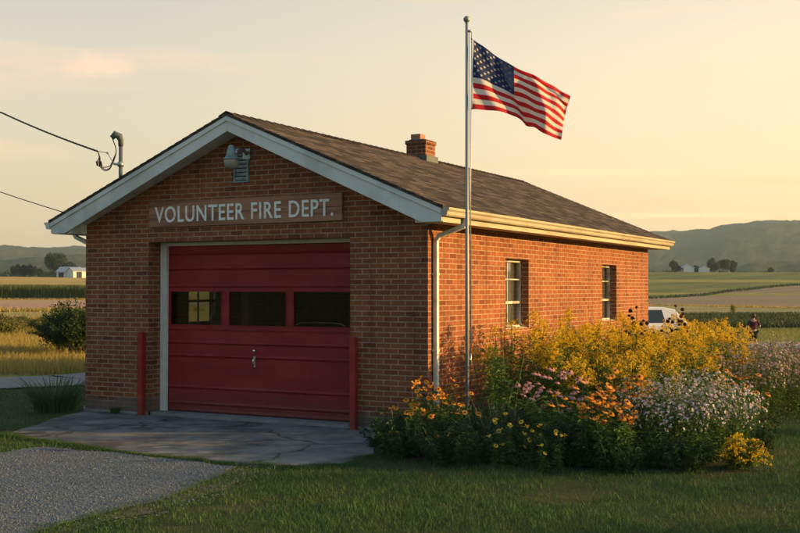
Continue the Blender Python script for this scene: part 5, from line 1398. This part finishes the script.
# shaggy fringes along the edges of apron, gravel and bed
for poly, n in ((AP, 40000), (GRv, 30000), (BD, 30000)):
    i = RNG.integers(0, len(poly), n); a = np.array(poly)[i]; b = np.array(poly)[(i + 1) % len(poly)]; t = RNG.random(n)[:, None]
    extra.append(a + (b - a) * t + RNG.normal(0, .06, (n, 2)))
P = np.concatenate([clean(P1)] + [clean(x) for x in extra])
cl = np.array([noise.noise(Vector((x * .8, y * .8, 9))) + .6 * noise.noise(Vector((x * 3, y * 3, 4))) for x, y in P])
P = P[cl + RNG.normal(0, .25, len(cl)) > -.42]
blades('lawn_grass', P, .060, .0032, M['grass'], 'short mown lawn grass around the station', 'grass', .8)
P2, Z2 = view_pts(125000, -120, 1080, 16.5, 36, .8)
P = clean(P2); P = P[inside_np(LAWN, P)]
tf_, _ = view_pts(60000, -60, 900, 8.8, 20, .9); tf_ = clean(tf_)
nn = np.array([noise.noise(Vector((x * 1.9, y * 1.9, 17))) + .5 * noise.noise(Vector((x * 6, y * 6, 3))) for x, y in tf_])
blades('lush_lawn_clumps', tf_[nn > .28], .095, .0042, M['lush'], 'taller lush clumps scattered through the lawn', 'grass', .8)
blades('far_lawn_grass', P, .075, .006, M['grass'], 'mown grass farther out beside the bed and lane', 'grass', .7)
# tufts rooted in the seam between slab and gravel
tf_ = []
for k in range(16000):
    t = random.random(); a, b = Vector((-5.45, -2.82)), Vector((-.6, -3.46)); p = a.lerp(b, t); p.y -= .10 * math.sin(t * PI)
    n_ = noise.noise(Vector((p.x * 2.3, 5, 1)))
    if n_ > .02 or t < .25: tf_.append((p.x + random.gauss(0, .02), p.y + random.gauss(-.03, .035 + .05 * max(0, n_))))
blades('seam_grass', np.array(tf_), .055, .0032, M['grass'], 'ragged grass growing in the seam between concrete slab and gravel', 'grass', .9)
# ragged grass creeping into the gravel along its lower edge
tf_, _ = view_pts(60000, -60, 330, 9, 13.5); d_ = edge_dist(GRv, tf_)
nn = np.array([noise.noise(Vector((x * 2.6, y * 2.6, 12))) + .6 * noise.noise(Vector((x * 7, y * 7, 2))) for x, y in tf_])
tf_ = tf_[inside_np(GRv, tf_) & (tf_[:, 1] < -3.9) & (d_ < .06 + .42 * np.clip(nn, 0, 1))]
blades('edge_grass', tf_, .058, .0034, M['grass'], 'ragged grass creeping over the curved lower edge of the gravel', 'grass', .9)
# dry tufts growing on the gravel
P3, _ = view_pts(40000, -40, 420, 9, 15)
nn = np.array([noise.noise(Vector((x * 1.3, y * 1.3, 31))) for x, y in P3]); k = inside_np(GRv, P3) & ((nn > .33) & (edge_dist(GRv, P3) < .9) | (edge_dist(GRv, P3) < .10 + .25 * nn))
blades('dry_edge_grass', P3[k], .04, .0028, M['weed'], 'dry straw-coloured tufts creeping over the gravel edge', 'grass', .9)
# meadow: tall dry grass left and right
Pm, _ = view_pts(60000, -30, 140, 27, 62, .9); Pm = Pm[~inside_np(LANE, Pm)]
nn = np.array([noise.noise(Vector((x * .25, y * .25, 7))) for x, y in Pm]); Pm = Pm[nn + RNG.normal(0, .15, len(nn)) > -.25]
blades('meadow_grass', Pm, .34, .012, M['weed'], 'golden green meadow grass beyond the lane', 'grass', .5)
Pm, _ = view_pts(42000, 630, 840, 32, 80, .9); Pm = Pm[~inside_np(LANE, Pm)]
blades('rough_meadow_grass', Pm, .24, .012, M['meadow'], 'tall grass behind the flower bed and around the person', 'grass', .5)
# corn strip (left) and dark crop strip (right)
P, _ = view_pts(26000, -30, 150, 180, 194)
blades('corn_crop', P, 2.3, .10, M['corn'], 'strip of green standing corn across the golden fields', 'crop', .25)
P, _ = view_pts(34000, 600, 850, 82, 114)
M['soy'] = leaf('soy_leaf', (.028, .052, .016), (.055, .080, .022), .25)
blades('bean_crop', P, .5, .05, M['soy'], 'dark green knee-high crop strip below the tan field', 'crop', .5)
# hedgerow between the green and the ploughed field, and weedy margins on the left
hp = []
for k in range(9000):
    az = random.uniform(5, 32); hp.append(from_polar(R_up(az) + random.gauss(0, 1.4), rad(az)))
blades('hedgerow', np.array(hp), .75, .12, M['soy'], 'dark low hedgerow between the green pasture and the ploughed field', 'hedge', .4)
hp = []
for k in range(7000):
    az = random.uniform(-24, -10); hp.append(from_polar(random.choice([89, 177, 195]) + random.gauss(0, .8), rad(az)))
blades('field_margin', np.array(hp), .42, .05, M['weed'], 'dry weedy margins between the fields beyond the meadow', 'grass', .5)
hp = []
for k in range(5000):
    az = random.uniform(6, 32); hp.append(from_polar(lin((4, 173), (12.7, 179), (20, 151), (34, 151))(az) + random.gauss(0, .9), rad(az)))
blades('stubble_margin', np.array(hp), .35, .06, M['weed'], 'pale grassy margin between stubble and ploughed field', 'grass', .5)
field('crop_ground', 4, 34, lin((4, 82), (34, 84)), lin((4, 116), (34, 120)), M['f_dark'], .05)

# ------------------------------------------------------------------ bushes and trees
def crown(n, rx, ry, rz_, cz, lobes, size, m=0, base_cut=-.9, seed=0):
    q = Q(); c = []; 
    for k in range(lobes):
        d = unit(RNG.normal(size=3)); d[2] = d[2] * .8 + .1
        c.append((d * np.array([rx, ry, rz_]) * RNG.uniform(.35, .72), RNG.uniform(.30, .52)))
    per = n // lobes; B = []
    for ctr, s in c:
        d = unit(RNG.normal(size=(per, 3))); r = RNG.random(per) ** .38
        B.append(ctr + d * r[:, None] * np.array([rx, ry, rz_]) * s)
    B = np.concatenate(B); B = B[B[:, 2] > base_cut * rz_]; B[:, 2] += cz
    d = unit(RNG.normal(size=B.shape) + np.array([0, 0, .3]))
    q.leaves(B, d, size * RNG.uniform(.7, 1.4, len(B)), size * .6, m, .1)
    return q, c

def tree_parts(h, rx, cz, rz_, n, lobes, size, leafmat, trunk_r=.25, ry=None, cut=-.9):
    q, c = crown(n, rx, ry or rx, rz_, cz, lobes, size, base_cut=cut)
    mb = MB(); mb.tube([(0, 0, -.3), (.05, .02, cz * .4), (-.03, .05, cz), (0, 0, cz + rz_ * .5)], [trunk_r, trunk_r * .8, trunk_r * .6, trunk_r * .2], 8)
    for ctr, s in c[:6]: mb.tube([(0, 0, cz * .6), tuple(np.array([0, 0, cz * .75]) + ctr * .5), tuple(np.array([0, 0, cz]) + ctr)], [trunk_r * .4, trunk_r * .25, trunk_r * .08], 6)
    to = mb.build('trunk', M['bark'])
    me = to.data; bpy.data.objects.remove(to)
    return [('trunk', me), ('crown', q.mesh('crown', [leafmat]))]

def col_z(px, Z, ypx): return CAM[2] + (289 - ypx) / F * Z
def put_tree(px, Z, parts, s, label, cat, group, name='tree', sx=1.0):
    x, y = at(px, Z); return place(name, parts, x, y, label, cat, group, s, None, gz(x, y) - .05, sx)
T_oak = tree_parts(7, 3.4, 4.9, 3.6, 9000, 16, .42, M['oak'], .3)
T_dk = tree_parts(5, 2.3, 3.0, 2.9, 5000, 10, .36, M['pine'], .22)
T_dk2 = tree_parts(5, 2.0, 2.7, 2.7, 4500, 8, .36, M['pine'], .22)
g5 = 'trees beyond the golden fields'
k0 = 430 / 290
# left group: base y 279, at ~430 m
def tscale(px, ytop, ybase, Z, h0): return (ybase - ytop) * Z / F / h0
for (px, yt, yb, pr, h0, lb, nm) in (
    (15.5, 264, 278, T_dk, 5.6, 'dark round tree at the outer end of the field-edge row on the left', 'tree'),
    (23.5, 263.5, 278, T_dk2, 5.2, 'dark round tree second from the outer end of the field-edge row', 'tree'),
    (32, 265, 279, T_dk, 5.6, 'dark round tree third in the field-edge row, before the big oak', 'tree'),
    (40, 269, 280, T_dk2, 5.2, 'lowest dark tree in the field-edge row, nearest the big oak', 'tree'),
    (55.5, 252, 279, T_oak, 8.1, 'big broad oak towering over the farmhouse beyond the golden field', 'oak tree'),
    (71, 261, 279, T_dk2, 5.2, 'medium dark tree behind the farmhouse roof', 'tree')):
    Z = 455 + random.uniform(-8, 8)
    put_tree(px, Z, pr, tscale(px, yt, yb, Z, h0), lb, 'tree', g5, 'oak_tree' if 'oak' in nm or h0 > 8 else 'tree')
for (px, yt, yb, pr, h0, lb) in (
    (676, 264, 278, T_dk, 5.6, 'dark round tree at the house side end beside the white barn'),
    (695, 269, 279, T_dk2, 5.2, 'small dark tree between the two white barns'),
    (714, 261.5, 278, T_dk, 5.6, 'dark tree beginning the dense clump past the barns'),
    (723, 262, 278, T_oak, 8.1, 'dark broad tree in the middle of the dense clump past the barns'),
    (732, 263, 278, T_dk2, 5.2, 'dark tree closing the dense clump past the barns'),
    (771, 270, 277, T_dk, 5.6, 'small low tree beyond the upper edge of the green pasture')):
    Z = 500 + random.uniform(-10, 10)
    put_tree(px, Z, pr, tscale(px, yt, yb, Z, h0), lb, 'tree', 'trees beyond the green pasture', sx=1.1)
put_tree(733, 118, tree_parts(2, .62, 1.0, 1.0, 700, 8, .14, M['meadow'], .05), .7, 'tiny lone sapling between the tan field and the dark crop', 'sapling', None, 'sapling')
# scrub on the left
SB = [('branches', None), ('foliage', None)]
q, c = crown(6500, 1.05, .95, .95, 1.0, 24, .085, base_cut=-1.0)
mb = MB()
for ctr, sz in c: mb.tube([(0, 0, 0), tuple(np.array([0, 0, .5]) + ctr * .5), tuple(np.array([0, 0, 1.0]) + ctr)], [.03, .02, .006], 5)
for k in range(46):       # shoots that break the outline
    a = random.uniform(0, 2 * PI); el = random.uniform(.1, 1.3); L_ = random.uniform(.95, 1.5); b0 = np.array([0, 0, .75])
    d = np.array([math.cos(a) * math.cos(el), math.sin(a) * math.cos(el), math.sin(el)]); tip = b0 + d * L_ + np.array([0, 0, random.uniform(-.1, .2)])
    mb.tube([tuple(b0), tuple(b0 + d * L_ * .6), tuple(tip)], [.010, .007, .003], 4)
    t = RNG.uniform(.45, 1.02, 70)[:, None]; P_ = b0 + (tip - b0) * t + RNG.normal(0, .035, (70, 3)); q.leaves(P_, unit(RNG.normal(size=(70, 3)) + d * .8), RNG.uniform(.06, .11, 70), .045, 0, .15)
bo = mb.build('branches', M['bark']); bme = bo.data; bpy.data.objects.remove(bo)
SHR = [('branches', bme), ('foliage', q.mesh('foliage', [leaf('shrub_leaf', (.020, .048, .012), (.06, .095, .022), .35)]))]
SHR2 = [('branches', bme), ('foliage', crown(6200, 1.5, 1.1, .75, .75, 18, .11)[0].mesh('foliage', [leaf('scrub_leaf', (.07, .10, .02), (.16, .18, .04), .4, c3=(.26, .18, .06))]))]
x, y = at(75, 33); place('shrub', SHR, x, y, 'tall green shrub beside the brick corner beyond the lane', 'shrub', 'shrubs beyond the lane', .86, None, gz(x, y))
x, y = at(62, 35); place('shrub', SHR, x, y, 'green shrub on the outer side of the tallest shrub', 'shrub', 'shrubs beyond the lane', .70, None, gz(x, y))
x, y = at(84, 34); place('shrub', SHR, x, y, 'green shrub half hidden behind the brick corner', 'shrub', 'shrubs beyond the lane', .85, None, gz(x, y))
for i, (px, Z, s, lb) in enumerate(((-4, 45, .95, 'olive scrub bush cut by the picture edge in the meadow'), (12, 49, .7, 'olive scrub bush next to the edge one in the meadow'), (26, 52, .62, 'olive scrub bush in the middle of the scrub row'), (40, 50, .66, 'olive scrub bush in the scrub row nearer the green shrubs'), (52, 47, .72, 'olive scrub bush touching the green shrubs'))):
    x, y = at(px, Z); place('scrub_bush', SHR2, x, y, lb, 'shrub', 'olive scrub bushes in the meadow', s * .80, None, gz(x, y))

# the windbreak out of the picture towards the sun that shades the front yard
sx_, sy2 = math.cos(SUN_AZ), math.sin(SUN_AZ)
def sunpt(dist, p): return (dist * sx_ - p * sy2, dist * sy2 + p * sx_)
WB_D = 62.0; top = WB_D * math.tan(SUN_EL) + .85
wq = Q(); mbt = MB()
for k in range(24):
    p = -38 + k * 2.0
    if p > 7.5: break
    x, y = sunpt(WB_D + random.uniform(-1.5, 1.5), p); hgt = top + random.uniform(-.35, .25) - max(0, (p - 4) * .25)
    q, c = crown(3400, 2.0, 2.0, hgt * .56, hgt * .47, 18, .38, base_cut=-1)
    wq.put(np.concatenate(q.V) + np.array([x, y, gz(x, y)]), np.concatenate([a for a in q.F]), 0)
    mbt.tube([(x, y, -.2), (x, y, hgt * .8)], [.2, .06], 7)
# a solid hedge body low down
o = link(bpy.data.objects.new('windbreak_trees', wq.mesh('windbreak_trees', [M['pine']]))); tag(o, 'dense windbreak of evergreens out past the lawn towards the low sun', 'windbreak', kind='stuff')

# ------------------------------------------------------------------ farm buildings
M['barnwall'] = surf('white_barn_boards', (.60, .58, .52), (.72, .70, .64), scale=2, rough=.8)
M['barnroof'] = surf('blue_grey_metal_roof', (.26, .31, .36), (.34, .39, .43), scale=1.5, rough=.5, metal=.2)
def barn(px, Z, wd, dp, he, hr, rot, label, mats=(None, None), name='barn', doors=1):
    x, y = at(px, Z); e = empty(name, (x, y, gz(x, y) - .1), rot, label, name.replace('_', ' '), 'farm buildings')
    wm = mats[0] or M['barnwall']; rm = mats[1] or M['barnroof']
    mb = MB(); mb.prism([(-dp / 2, 0), (dp / 2, 0), (dp / 2, he), (0, hr), (-dp / 2, he)], 'x', -wd / 2, wd / 2); thing_part(mb, 'wall', wm, e)
    mb = MB(); o_ = .35
    for s in (1, -1):
        mb.add([(-wd / 2 - o_, 0, hr + .12), (wd / 2 + o_, 0, hr + .12), (wd / 2 + o_, s * (dp / 2 + o_), he - .1), (-wd / 2 - o_, s * (dp / 2 + o_), he - .1),
                (-wd / 2 - o_, 0, hr + .02), (wd / 2 + o_, 0, hr + .02), (wd / 2 + o_, s * (dp / 2 + o_), he - .2), (-wd / 2 - o_, s * (dp / 2 + o_), he - .2)], [(0, 1, 2, 3), (4, 5, 6, 7), (2, 3, 7, 6), (0, 3, 7, 4), (1, 2, 6, 5)])
    thing_part(mb, 'roof', rm, e)
    for k in range(doors):
        mb = MB(); cx = -wd / 4 + k * wd / 2; mb.box(cx - 1.1, cx + 1.1, -dp / 2 - .06, -dp / 2 - .01, 0, min(2.6, he - .4)); thing_part(mb, 'door', M['dark'], e)
    return e
barn(70, 440, 8, 6.5, 2.6, 4.5, rad(15), 'farmhouse with blue-grey metal roof below the big oak', name='farmhouse')
barn(82, 436, 10, 5.5, 2.9, 4.1, rad(70), 'long pale sunlit barn next to the farmhouse, by the brick corner')
barn(687.5, 492, 4.6, 4.6, 3.0, 4.4, rad(120), 'white barn between the round dark tree and the small tree', doors=0)
barn(704, 490, 5.2, 4.4, 2.6, 4.0, rad(100), 'white barn with a dark arched doorway beside the dense tree clump')

# ------------------------------------------------------------------ wooded hills
M['forest'] = ground_mat('wooded_hillside', (.030, .042, .020), (.050, .062, .028), (.070, .066, .030), s1=.02, s2=.12, s3=.006, bump=1.0)
M['forest'].node_tree.nodes['Bump'].inputs['Distance'].default_value = 5.0 if 'Bump' in M['forest'].node_tree.nodes else 1
def hill(name, R, az0, az1, prof, depth, step=9.0, seed=0, amp=4.0, mat=None):
    n = int(rad(az1 - az0) * R / step); m = 44
    vs = []
    for i in range(n + 1):
        az = az0 + (az1 - az0) * i / n; top_y = interp(az, prof); H = CAM[2] + (289 - top_y) / F * R / math.cos(rad(az)) * math.cos(rad(az))
        for j in range(m + 1):
            t = j / m; r = R - depth * (1 - t) if t < .8 else R - depth * .2 + depth * .2 * 1
            r = R - depth + depth * 1.25 * t
            u = (r - (R - depth)) / depth
            hh = math.sin(min(u, 1) * PI / 2) ** 1.3 if u <= 1 else 1 - (u - 1) * 1.2
            x, y = from_polar(r, rad(az))
            nz = noise.fractal(Vector((x * .0035, y * .0035, seed)), 1.0, 2.0, 5) * 16 * math.sin(min(1, u) * PI) \
                + (noise.noise(Vector((x * .09, y * .09, seed))) * amp + noise.noise(Vector((x * .22, y * .22, seed))) * amp * .5) * min(1, u * 4)
            vs.append((x, y, -3 + (H + 3) * hh + nz))
    fs = [(i * (m + 1) + j, (i + 1) * (m + 1) + j, (i + 1) * (m + 1) + j + 1, i * (m + 1) + j + 1) for i in range(n) for j in range(m)]
    mb = MB(); mb.add(vs, fs, 0, True); tag(mb.build(name, mat or M['forest'], fix=False), kind='structure')
hill('hills', 2700, -32, 36, [(-32, 256), (-20, 251), (-18, 252), (-16, 250.5), (-15, 253), (-8, 248), (0, 244), (8, 237), (12.8, 236.5), (14, 237), (15.6, 235), (16.2, 231.5), (18, 228.5), (20, 229), (24, 225), (36, 240)], 1500, 9, 1)
hill('foothills', 1500, -32, -9, [(-32, 262), (-19.8, 263.5), (-18, 259), (-16, 256), (-13, 258), (-9, 266)], 550, 8, 4, 2.5)
hill('near_hills', 1150, 15, 36, [(15, 277), (16.5, 270), (17.6, 264.5), (19, 266), (20, 263.5), (24, 262), (36, 266)], 380, 6, 8, 2.5)
hill('low_hills', 1350, 6, 20, [(6, 268), (12, 266), (14, 268), (17, 271), (20, 270)], 400, 7, 6, 2.5)
# distant woods along the foot of the hills
wq = Q()
for (a0, a1, n, R0, R1) in ((-21, -13, 130, 640, 900), (12, 21, 130, 680, 950)):
    for k in range(n):
        az = rad(random.uniform(a0, a1)); r = random.uniform(R0, R1); x, y = from_polar(r, az); s = random.uniform(.8, 1.5)
        q, c = crown(240, 5 * s, 5 * s, 3.2 * s, 3.0 * s, 6, 2.2)
        wq.put(np.concatenate(q.V) + np.array([x, y, gz(x, y)]), np.concatenate(q.F), 0)
o = link(bpy.data.objects.new('far_woods', wq.mesh('far_woods', [M['oak']]))); tag(o, 'far-off mixed woods along the foot of the hills', 'woods', kind='stuff')

# ------------------------------------------------------------------ parked white car (side and rear quarter past the station)
Zc = 50.0; cx_, cyy = at(662, Zc)
e = empty('parked_car', (cx_, cyy, gz(cx_, cyy) + .05), YAW + rad(8), 'white car with dark side glass parked behind the station', 'car')
e.scale = (1.12, 1.1, 1.1)
def car_part(mb, name, mat, bevel=0, par=None): return mb.build(name, mat, par or e, bevel)
body = [(-4.0, .35), (-4.05, .75), (-3.9, 1.0), (-2.9, 1.12), (-2.75, 1.14), (.75, 1.10), (1.12, .98), (1.22, .62), (1.18, .35)]
mb = MB(); mb.prism(body, 'y', -.9, .9); car_part(mb, 'body', M['vanwhite'], .05)
roofp = [(-2.85, 1.12), (-2.2, 1.66), (-1.7, 1.80), (-.2, 1.80), (.25, 1.72), (.78, 1.11)]
mb = MB(); vs = []
for s, y in ((-1, -.86), (1, .86)):
    for (x, z) in roofp: vs.append((x, y * (1 - .18 * (z - 1.1) / .7), z))
n = len(roofp); mb.add(vs, [tuple(range(n)), tuple(range(n, 2 * n))] + [(i, i + 1, i + 1 + n, i + n) for i in range(n - 1)]); car_part(mb, 'cabin', M['vanwhite'], .04)
def side_glass(pts, y):
    mb = MB(); vs = [(x, (y + (.006 if y > 0 else -.006)) * (1 - .18 * (z - 1.1) / .7), z) for x, z in pts]; vs += [(a, b - (.02 if y > 0 else -.02), c_) for a, b, c_ in vs]
    n = len(pts); mb.add(vs, [tuple(range(n)), tuple(range(n, 2 * n))] + [(i, (i + 1) % n, (i + 1) % n + n, i + n) for i in range(n)]); return mb
for y in (-.86, .86):
    car_part(side_glass([(-2.5, 1.18), (-2.05, 1.60), (-1.55, 1.70), (-1.5, 1.18)], y), 'side_window', M['carglass'])
    car_part(side_glass([(-1.42, 1.18), (-1.45, 1.70), (-.30, 1.70), (-.18, 1.18)], y), 'side_window', M['carglass'])
mb = MB(); a, b = (.29, 1.66), (.72, 1.16); mb.add([(a[0] + .03, -.66, a[1] + .02), (a[0] + .03, .66, a[1] + .02), (b[0] + .03, .74, b[1] + .02), (b[0] + .03, -.74, b[1] + .02)], [(0, 1, 2, 3)]); car_part(mb, 'rear_window', surf('tinted_rear_glass', (.10, .12, .14), (.14, .16, .18), rough=.1))
for x in (-3.0, .35):
    for y in (-.86, .86):
        mb = MB(); mb.tube([(x, y - .1, .33), (x, y + .1, .33)], .33, 24); wl = car_part(mb, 'wheel', M['dark'])
        mb = MB(); mb.tube([(x, y - .11, .33), (x, y + .11, .33)], .19, 18); car_part(mb, 'rim', M['alu'], 0, wl)
for y in (-.78, .78):
    mb = MB(); mb.box(1.12, 1.21, y - .11, y + .11, .72, .98); car_part(mb, 'taillight', M['taillight'], .02)
mb = MB(); mb.box(1.16, 1.30, -.88, .88, .38, .58); car_part(mb, 'bumper', M['vanwhite'], .03)
mb = MB(); mb.box(-.9, -.7, -.93, -.90, .92, .96); car_part(mb, 'door_handle', M['chrome'])

# ------------------------------------------------------------------ person walking away
def skin_mesh(name, verts, edges, radii, mat, root=0, sub=2):
    me = bpy.data.meshes.new(name); me.from_pydata(verts, edges, []); o = bpy.data.objects.new(name, me); COL.objects.link(o)
    o.modifiers.new('skin', 'SKIN'); sv = me.skin_vertices[0].data
    for i, r in enumerate(radii): sv[i].radius = r if isinstance(r, tuple) else (r, r)
    sv[root].use_root = True
    s = o.modifiers.new('sub', 'SUBSURF'); s.levels = sub; s.render_levels = sub
    dg = bpy.context.evaluated_depsgraph_get(); dg.update(); m2 = bpy.data.meshes.new_from_object(o.evaluated_get(dg)); m2.name = name
    bpy.data.objects.remove(o); m2.materials.clear(); m2.materials.append(mat)
    for p in m2.polygons: p.use_smooth = True; p.material_index = 0
    return m2
Zp = 50.0; px_, py_ = at(753, Zp)
pe = empty('person', (px_, py_, gz(px_, py_)), YAW, 'person in maroon top and black shorts seen from behind, walking into the meadow', 'person')
J = {'pel': (0, 0, .95), 'waist': (0, .01, 1.08), 'chest': (0, .0, 1.28), 'up': (0, -.01, 1.40), 'neck': (0, 0, 1.49), 'head1': (0, .01, 1.56), 'head2': (0, .02, 1.66), 'crown': (0, .01, 1.73),
     'shL': (-.17, -.01, 1.40), 'shR': (.17, -.01, 1.40), 'elL': (-.30, -.04, 1.16), 'elR': (.30, -.04, 1.16), 'wrL': (-.20, .20, 1.12), 'wrR': (.20, .20, 1.12), 'haL': (-.15, .27, 1.13), 'haR': (.15, .27, 1.13),
     'hipL': (-.09, 0, .90), 'hipR': (.09, 0, .90), 'knL': (-.10, .05, .50), 'knR': (.10, -.02, .50), 'anL': (-.10, .03, .09), 'anR': (.10, -.16, .12), 'toL': (-.11, .17, .03), 'toR': (.11, -.04, .03)}
R_ = {'pel': (.15, .11), 'waist': (.125, .095), 'chest': (.15, .105), 'up': (.13, .09), 'neck': (.05, .05), 'head1': (.068, .075), 'head2': (.082, .098), 'crown': (.05, .06), 'shL': .055, 'shR': .055, 'elL': .040, 'elR': .040, 'wrL': .027, 'wrR': .027, 'haL': (.034, .018), 'haR': (.034, .018),
      'hipL': .085, 'hipR': .085, 'knL': .055, 'knR': .055, 'anL': .036, 'anR': .036, 'toL': (.040, .03), 'toR': (.040, .03)}
ks = list(J); ix = {k: i for i, k in enumerate(ks)}
E_ = [('pel', 'waist'), ('waist', 'chest'), ('chest', 'up'), ('up', 'neck'), ('neck', 'head1'), ('head1', 'head2'), ('head2', 'crown'), ('up', 'shL'), ('up', 'shR'), ('shL', 'elL'), ('shR', 'elR'), ('elL', 'wrL'), ('elR', 'wrR'), ('wrL', 'haL'), ('wrR', 'haR'), ('pel', 'hipL'), ('pel', 'hipR'), ('hipL', 'knL'), ('hipR', 'knR'), ('knL', 'anL'), ('knR', 'anR'), ('anL', 'toL'), ('anR', 'toR')]
V_ = [J[k] for k in ks]; Ed = [(ix[a], ix[b]) for a, b in E_]; Rr = [R_[k] for k in ks]
for side, sg_ in (('L', -1), ('R', 1)):
    h = J['ha' + side]; hi = ix['ha' + side]
    for f_, (dx, L_) in enumerate(((-.024, .065), (-.008, .075), (.008, .072), (.024, .058))):
        V_.append((h[0] - sg_ * .03, h[1] + .03, h[2] + dx)); V_.append((h[0] - sg_ * (.03 + L_ * .6), h[1] + .045, h[2] + dx - .004)); V_.append((h[0] - sg_ * (.03 + L_), h[1] + .025, h[2] + dx - .008))
        n = len(V_); Ed += [(hi, n - 3), (n - 3, n - 2), (n - 2, n - 1)]; Rr += [.010, .009, .008]
    V_.append((h[0] - sg_ * .005, h[1] + .005, h[2] + .045)); V_.append((h[0] - sg_ * .03, h[1] + .015, h[2] + .065)); n = len(V_); Ed += [(hi, n - 2), (n - 2, n - 1)]; Rr += [.012, .009]
# nose and ears
V_ += [(0, .118, 1.645)]; Ed.append((ix['head2'], len(V_) - 1)); Rr.append(.012)
for s in (-1, 1): V_ += [(s * .088, .01, 1.65)]; Ed.append((ix['head2'], len(V_) - 1)); Rr.append((.012, .02))
link(bpy.data.objects.new('body', skin_mesh('body', V_, Ed, Rr, M['skin'])), pe)
def garment(name, keys, edges, grow, mat, extra=None):
    vs = [extra[k] if extra and k in extra else J[k] for k in keys]; id_ = {k: i for i, k in enumerate(keys)}
    rr = [tuple(r + grow for r in (R_[k] if isinstance(R_[k], tuple) else (R_[k], R_[k]))) for k in keys]
    link(bpy.data.objects.new(name, skin_mesh(name, vs, [(id_[a], id_[b]) for a, b in edges], rr, mat)), pe)
mid = lambda a, b, t: tuple(J[a][i] + (J[b][i] - J[a][i]) * t for i in range(3))
garment('shirt', ['pel', 'waist', 'chest', 'up', 'shL', 'shR', 'elL', 'elR'], [('pel', 'waist'), ('waist', 'chest'), ('chest', 'up'), ('up', 'shL'), ('up', 'shR'), ('shL', 'elL'), ('shR', 'elR')], .018, M['shirt'], {'pel': (0, 0, 1.0), 'elL': mid('shL', 'elL', .85), 'elR': mid('shR', 'elR', .85)})
garment('shorts', ['pel', 'hipL', 'hipR', 'knL', 'knR'], [('pel', 'hipL'), ('pel', 'hipR'), ('hipL', 'knL'), ('hipR', 'knR')], .026, M['shorts'], {'knL': mid('hipL', 'knL', .85), 'knR': mid('hipR', 'knR', .85)})
mb = MB(); mb.lathe([(.0, 1.0), (.185, .985), (.190, .96), (.185, .945), (0, .94)], n=20); mb.v = [(x, y * .75, z) for x, y, z in mb.v]; thing_part(mb, 'belt', M['paleband'], pe)
mb = MB(); mb.lathe([(.001, .118)] + [(.100 * math.sin(a), .118 * math.cos(a)) for a in np.linspace(.25, 2.5, 12)] + [(.03, -.13), (.001, -.14)], (0, 0, 0), 20)
hv = []
for (x, y, z) in mb.v:
    y2 = y * 1.12 - .012; z2 = z + 1.655
    if y2 > .03 and z2 < 1.70: x *= .7; y2 = .03 + (y2 - .03) * .2
    hv.append((x, y2, z2))
mb.v = hv; thing_part(mb, 'hair', M['hair'], pe)
for s in (-1, 1):
    mb = MB(); mb.lathe([(0, -.010), (.008, -.007), (.011, 0), (.008, .007), (0, .010)], (s * .032, .112, 1.665), 10); thing_part(mb, 'eye', M['dark'], pe)
mb = MB(); mb.tube([(-.022, .112, 1.605), (0, .118, 1.603), (.022, .112, 1.605)], .005, 6); thing_part(mb, 'mouth', M['taillight'], pe)
for k, a in (('L', 'anL'), ('R', 'anR')):
    x, y, z = J[a]; tx, ty, tz = J['to' + k]
    mb = MB(); mb.tube([(x, y - .05, .05), (x, y + .02, .06), (tx, ty, .045), (tx, ty + .07, .035)], [.045, .052, .048, .03], 10); thing_part(mb, 'shoe', M['dark'], pe)

# ------------------------------------------------------------------ evening haze
m, nt, N, L = new_mat('evening_haze'); out = nd(N, 'ShaderNodeOutputMaterial'); pv = nd(N, 'ShaderNodeVolumePrincipled'); pv.inputs['Color'].default_value = (.62, .86, 1.0, 1); pv.inputs['Density'].default_value = .00015; pv.inputs['Anisotropy'].default_value = .2
L.new(pv.outputs[0], out.inputs['Volume'])
mb = MB(); hc = from_view(0, 1200); mb.box(-3600, 3600, -3600, 3600, -45, 260)
o = mb.build('haze', m); o.location = (CAM[0], CAM[1], 0); tag(o, 'thin evening haze filling the valley', 'haze', kind='stuff')
HAZE = True
if not HAZE: bpy.data.objects.remove(o)

# check figures
def proj(x, y, z):
    dx, dy = x - CAM[0], y - CAM[1]; X = cy_ * dx + sy_ * dy; Z = -sy_ * dx + cy_ * dy
    return round(400 + X / Z * F, 1), round(289 - (z - CAM[2]) / Z * F, 1)
for nm, p in {'corner': (0, 0, 0), 'lcorner': (-W_, 0, 0), 'far': (0, LEN, 3), 'ridge': (RX, -O, RZ), 'ridge_back': (RX, LEN + O, RZ), 'tipR': (E, -O, rz(E)), 'tipL': (-W_ - E, -O, rz(E)), 'gutter_end': (E + .12, LEN + O, 3.2), 'chim': (RX, 6.2, 5.3), 'mast': (-6.62, .97, 4.85)}.items(): print('PROJ', nm, proj(*p))
